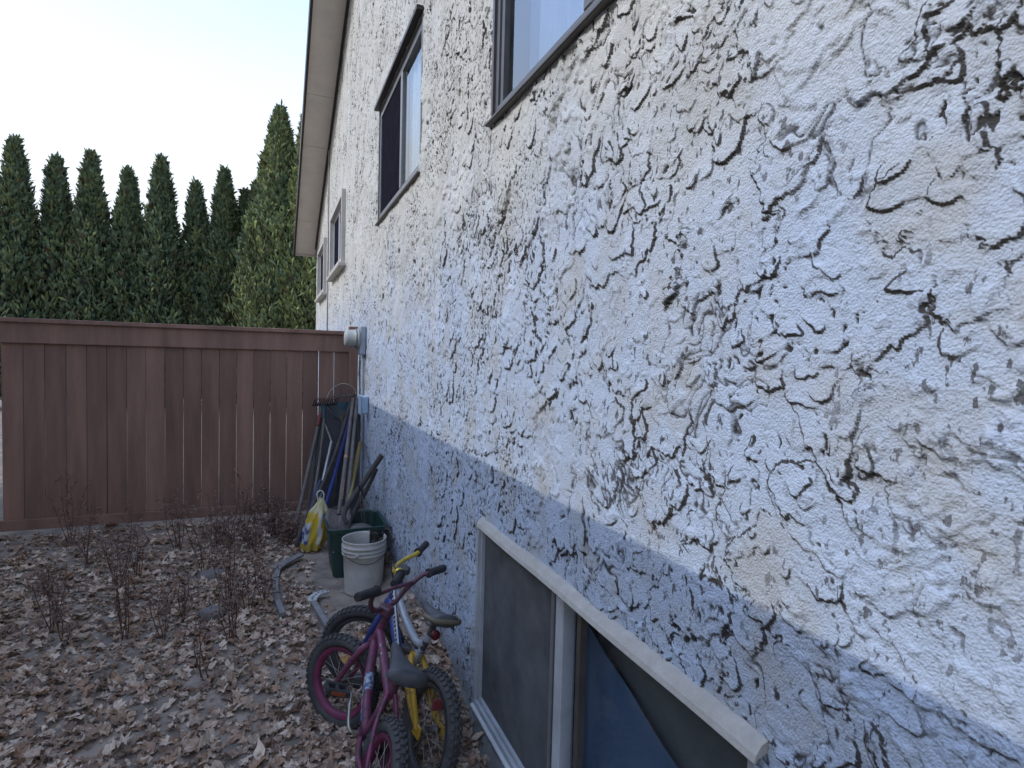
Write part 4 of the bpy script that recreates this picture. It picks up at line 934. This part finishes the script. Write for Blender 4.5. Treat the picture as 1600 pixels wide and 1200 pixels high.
# pale script scribble on the top tube
scr = MB(); pts = []
for k in range(16):
    t = k/15; a = .49-.13*t; b = .477-.028*(.5-a)/.1; pts.append(P(a, b+.0150+.0015*math.sin(t*20), -.009+.006*math.sin(t*17)))
scr.tube(pts, .0022, 5, sub=2); scr.build('painted_script', mat('pale_pink_print', (.62, .42, .52), .5, .1), bmx)
m = MB()      # fork
m.tube([Q_(.592, .415), Q_(.583, .448)], .023, 10)
for s_ in (-1, 1): m.tube([Q_(.59, .42, .02*s_), Q_(.605, .405, .045*s_), Q_(.655, .30, .052*s_), Q_(.70, .195, .052*s_)], [.014, .0145, .013, .0105], 9, sub=4)
m.build('fork', magenta, bmx)
m = MB(); m.tube([Q_(.557, .53), Q_(.545, .575)], .0165, 10); m.obox(Q_(.560, .588), (Q_(.60, .588)-Q_(.56, .588)).normalized(), (Q_(.56, .588, 1)-Q_(.56, .588, 0)).normalized(), (Q_(.56, .62)-Q_(.56, .588)).normalized(), (.030, .022, .020), .006); m.build('stem', magdark, bmx)
hbm = MB(); hp = [(.50, .745, -.30), (.505, .742, -.19), (.525, .728, -.165), (.565, .655, -.120), (.575, .600, -.075), (.575, .592, 0), (.575, .600, .075), (.565, .655, .120), (.525, .728, .165), (.505, .742, .19), (.50, .745, .30)]
hbm.tube([Q_(*p) for p in hp], .0105, 9, sub=4); hbo = hbm.build('handlebar', magdark, bmx)
m = MB(); m.tube([Q_(.548, .690, -.142), Q_(.550, .694, 0), Q_(.548, .690, .142)], .0085, 8); m.build('crossbar', magdark, hbo)
for s_ in (-1, 1):
    m = MB(); m.tube([Q_(.5035, .743, .185*s_), Q_(.500, .745, .305*s_)], .0165, 12)
    for k in range(9): m.tube([Q_(.503, .743, (.195+.012*k)*s_), Q_(.503, .743, (.200+.012*k)*s_)], .0176, 12)
    m.tube([Q_(.5035, .743, .18*s_), Q_(.5033, .743, .188*s_)], .021, 12); m.build('grip', gripm, bmx)
saddle(B1, bmx, (.345, .535), (.070, .535), .098, .060, seatm)
m = MB(); m.tube([P(.182, .45), P(.172, .515)], .0115, 9); m.build('seat_post', steel, bmx)
m = MB(); m.tube([P(.188, .432), P(.180, .462)], .019, 10); m.build('seat_clamp', magdark, bmx)
m = MB(); m.tube([P(.275, .21, -.03), P(.275, .21, -.055), P(.29, .225, -.072), P(.335, .275, -.082), P(.365, .305, -.085), P(.368, .31, -.10)], .0075, 8, sub=4); m.build('crank', chrome, bmx)
m = MB(); m.tube([P(.275, .21, .03), P(.275, .21, .055), P(.26, .195, .072), P(.215, .145, .082), P(.185, .115, .085), P(.182, .11, .10)], .0075, 8, sub=4); m.build('crank', chrome, bmx)
m = MB(); m.lathe(P(.275, .21, .042), (P(0, 0, 1)-P(0, 0, 0)).normalized(), [(.03, 0), (.066, 0), (.066, .003), (.03, .003)], 30); m.build('chain_ring', steel, bmx)
m = MB(); m.obox(P(.15, .225, .05), B1.fwd, B1.rt, B1.up, (.16, .004, .032), .003); m.build('chain_guard', magdark, bmx)
for (a, b, r0, sg) in ((.368, .31, -.145, -1), (.182, .11, .145, 1)):
    c = P(a, b, r0); m = MB(); m.obox(c+B1.fwd*.026, B1.fwd, B1.rt, B1.up, (.008, .044, .012), .003); m.obox(c-B1.fwd*.026, B1.fwd, B1.rt, B1.up, (.008, .044, .012), .003)
    for e in (-.040, 0, .040): m.obox(c+B1.rt*e, B1.fwd, B1.rt, B1.up, (.032, .006, .010), .002)
    pd_ = m.build('pedal', gripm, bmx)
    m = MB(); m.obox(c-B1.fwd*.0352, B1.fwd, B1.rt, B1.up, (.002, .026, .007), .001); m.build('reflector', mat('amber_reflector', (.22, .055, .02), .35, .2), pd_)

# --- yellow and blue suspension bike against the wall
yellow = mat('yellow_paint', (.50, .29, .025), .4, .12, 10, dust=.2, scratch=.25, scratchcol=(.2, .12, .03)); bluef = mat('blue_paint', (.03, .05, .20), .4, .25, 10, dust=.25); silverf = mat('silver_paint', (.40, .42, .45), .4, .15, 10, metal=.2, dust=.3)
darkf = mat('charcoal_paint', (.04, .04, .045), .5, .3, 10, dust=.35); redr = mat('red_reflector', (.09, .008, .012), .5, .2); dkred = mat('dusty_red_plastic', (.17, .02, .03), .5, .2, dust=.2)
sb = empty('suspension_bicycle', (.497, 2.046, 0), 'yellow, blue and silver child\'s suspension bicycle leaning between wall and magenta bike', 'bicycle', 'bicycles leaning on the wall')
hb2, ht2 = (.69, .52), (.66, .62)
B2 = Bike((.497, 2.046, -.163, .269, -.916, .891), hb2, ht2)
P, Q_ = B2.P, B2.Q
wheel(B2, sb, 'rear_wheel', (0, .23), .235, .056, P, darkf, 20, 48); wheel(B2, sb, 'front_wheel', (.82, .225), .235, .056, Q_, darkf, 20, 48)
m = MB(); m.tube([P(.70, .50), P(.655, .635)], .021, 12); m.tube([P(.69, .53), P(.55, .42), P(.36, .30)], .021, 10, sub=3); m.build('frame', bluef, sb)
m = MB(); m.tube([P(.672, .60), P(.50, .52), P(.30, .47), P(.22, .50)], .017, 10, sub=3); m.tube([P(.23, .47), P(.34, .28)], .015, 10); m.build('top_tube', silverf, sb)
wst = mat('white_strip', (.60, .62, .64), .5, .1, dust=.2)
m = MB(); ws0, ws1 = P(.672, .625, -.03), P(.37, .41, -.055); m.bar(ws0, ws1, .024, .006, -B2.rt, .001); wso = m.build('white_guard_strip', wst, sb)
for k in range(15):
    c = ws0.lerp(ws1, .05+.9*k/14); d_ = (ws1-ws0).normalized(); nn = (-B2.rt-d_*(-B2.rt).dot(d_)).normalized(); m = MB(); m.obox(c+nn*.0035, d_, d_.cross(nn), nn, (.006, .006, .0012), .0003); m.build('black_dot', gripm, wso)
m = MB()      # yellow swingarm
for s_ in (-1, 1):
    m.tube([P(.33, .335, .035*s_), P(.22, .33, .045*s_), P(.10, .27, .052*s_), P(0, .23, .055*s_)], [.014, .0145, .013, .011], 9, sub=3)
    m.tube([P(.27, .42, .028*s_), P(.17, .35, .045*s_), P(.02, .24, .055*s_)], [.0125, .013, .011], 9, sub=3)
m.tube([P(.27, .42, -.03), P(.27, .42, .03)], .016, 10); m.tube([P(.33, .335, -.045), P(.33, .335, .045)], .017, 10)
for s_ in (-1, 1): m.obox(P(.005, .228, .056*s_), B2.fwd, B2.rt, B2.up, (.028, .005, .022), .003)
m.build('swingarm', yellow, sb)
m = MB(); pts = []
for k in range(60):
    t = k/59; c = P(.40, .40).lerp(P(.28, .435), t); an = t*2*math.pi*6; pts.append(c+B2.rt*(.020*math.cos(an))+B2.up*(.020*math.sin(an)))
m.tube(pts, .0042, 6); m.build('shock_spring', mat('spring_steel', (.13, .11, .10), .5, .3, metal=.4), sb)
m = MB(); m.tube([P(.42, .395), P(.26, .44)], .010, 8); m.build('shock_absorber', silverf, sb)
m = MB(); m.tube([P(.235, .455), P(.185, .595)], .0135, 10); m.build('seat_post', darkf, sb)
m = MB(); m.tube([P(.215, .515), P(.205, .545)], .0165, 10); m.build('seat_collar', silverf, sb)
saddle(B2, sb, (.345, .640), (.075, .655), .078, .055, seatm, mat('tan_saddle_trim', (.13, .11, .07), .6, .3, 25, dust=.2))
rfc = P(.155, .565); m = MB(); m.lathe(rfc, -B2.fwd, [(0, .016), (.016, .014), (.020, .010), (.020, 0)], 16); m.build('seat_reflector', redr, sb)
m = MB(); m.obox(P(-.06, .365, .0), B2.fwd, B2.rt, B2.up, (.006, .048, .020), .004); m.build('rear_reflector', dkred, sb)
m = MB(); m.tube([P(.0, .235, .06), P(-.05, .30, .05), P(-.06, .36, .02)], .004, 6); m.build('reflector_bracket', steel, sb)
m = MB(); m.tube([Q_(.705, .485), Q_(.695, .52)], .026, 10); m.tube([Q_(.703, .49, -.06), Q_(.703, .49, .06)], .020, 10)
for s_ in (-1, 1): m.tube([Q_(.705, .49, .058*s_), Q_(.765, .36, .060*s_)], .0165, 10); m.tube([Q_(.765, .36, .060*s_), Q_(.82, .225, .060*s_)], .0125, 10)
m.build('fork', bluef, sb)
m = MB(); m.tube([Q_(.657, .635), Q_(.640, .690)], .0155, 10); m.obox(Q_(.655, .700), (Q_(.70, .70)-Q_(.655, .70)).normalized(), (Q_(.65, .7, 1)-Q_(.65, .7, 0)).normalized(), (Q_(.65, .72)-Q_(.65, .70)).normalized(), (.045, .018, .017), .006); m.build('stem', darkf, sb)
ybar = mat('worn_yellow_bar', (.42, .31, .045), .45, .25, 18, dust=.15, scratch=.45, scratchcol=(.20, .09, .05))
m = MB(); hp = [(.600, .750, -.245), (.610, .745, -.13), (.655, .725, -.085), (.675, .715, -.04), (.678, .712, 0), (.675, .715, .04), (.655, .725, .085), (.610, .745, .13), (.600, .750, .245)]
m.tube([Q_(*p) for p in hp], .011, 9, sub=4); yo = m.build('handlebar', ybar, sb)
for s_ in (-1, 1):
    m = MB(); m.tube([Q_(.608, .746, .145*s_), Q_(.600, .750, .26*s_)], .0165, 12)
    m.tube([Q_(.609, .746, .138*s_), Q_(.608, .746, .146*s_)], .022, 12); m.build('grip', gripm, sb)
m = MB(); m.lathe(Q_(.640, .735, -.10), (Q_(.55, .735, -.10)-Q_(.64, .735, -.10)).normalized(), [(0, .026), (.015, .022), (.020, .010), (.016, -.005), (0, -.01)], 14); m.build('bell', mat('brass_bell', (.62, .46, .05), .3, .1, metal=.5), sb)
m = MB()
for s_ in (-1, 1): m.tube([P(.34, .285, .03*s_), P(.34, .285, .062*s_), P(.34+.10*s_, .285-.10*s_, .075*s_)], .008, 8)
m.build('crank', darkf, sb)
for s_ in (-1, 1):
    m = MB(); m.obox(P(.34+.10*s_, .285-.10*s_, .115*s_), B2.fwd, B2.rt, B2.up, (.035, .04, .011), .003); m.build('pedal', gripm, sb)
m = MB(); cab = [P(.66, .66, -.03), P(.60, .56, -.04), P(.45, .47, -.03), P(.30, .44, -.02)]; m.tube(cab, .0028, 5, sub=5); m.tube([Q_(.63, .74, -.12), Q_(.69, .76, -.06), P(.66, .64, -.035)], .0028, 5, sub=5); m.build('brake_cable', gripm, sb)
# big orange fallen leaf between the front wheels
m = MB(); c = Vector((.335, 3.02, float(gz(.335, 3.02))+.02)); v = [c]
for k in range(12):
    a = 6.283*k/12; rr_ = .05*(1+.25*math.cos(5*a)); v.append(c+Vector((rr_*math.cos(a), rr_*1.2*math.sin(a), .012*math.cos(2*a)+.006)))
m.add(v, [(0, 1+k, 1+(k+1) % 12) for k in range(12)]); tag(m.build('orange_leaf', mat('orange_leaf', (.34, .17, .05), .8, .3, 30)), 'large orange brown leaf on the ground between bicycle front wheels', 'leaf')
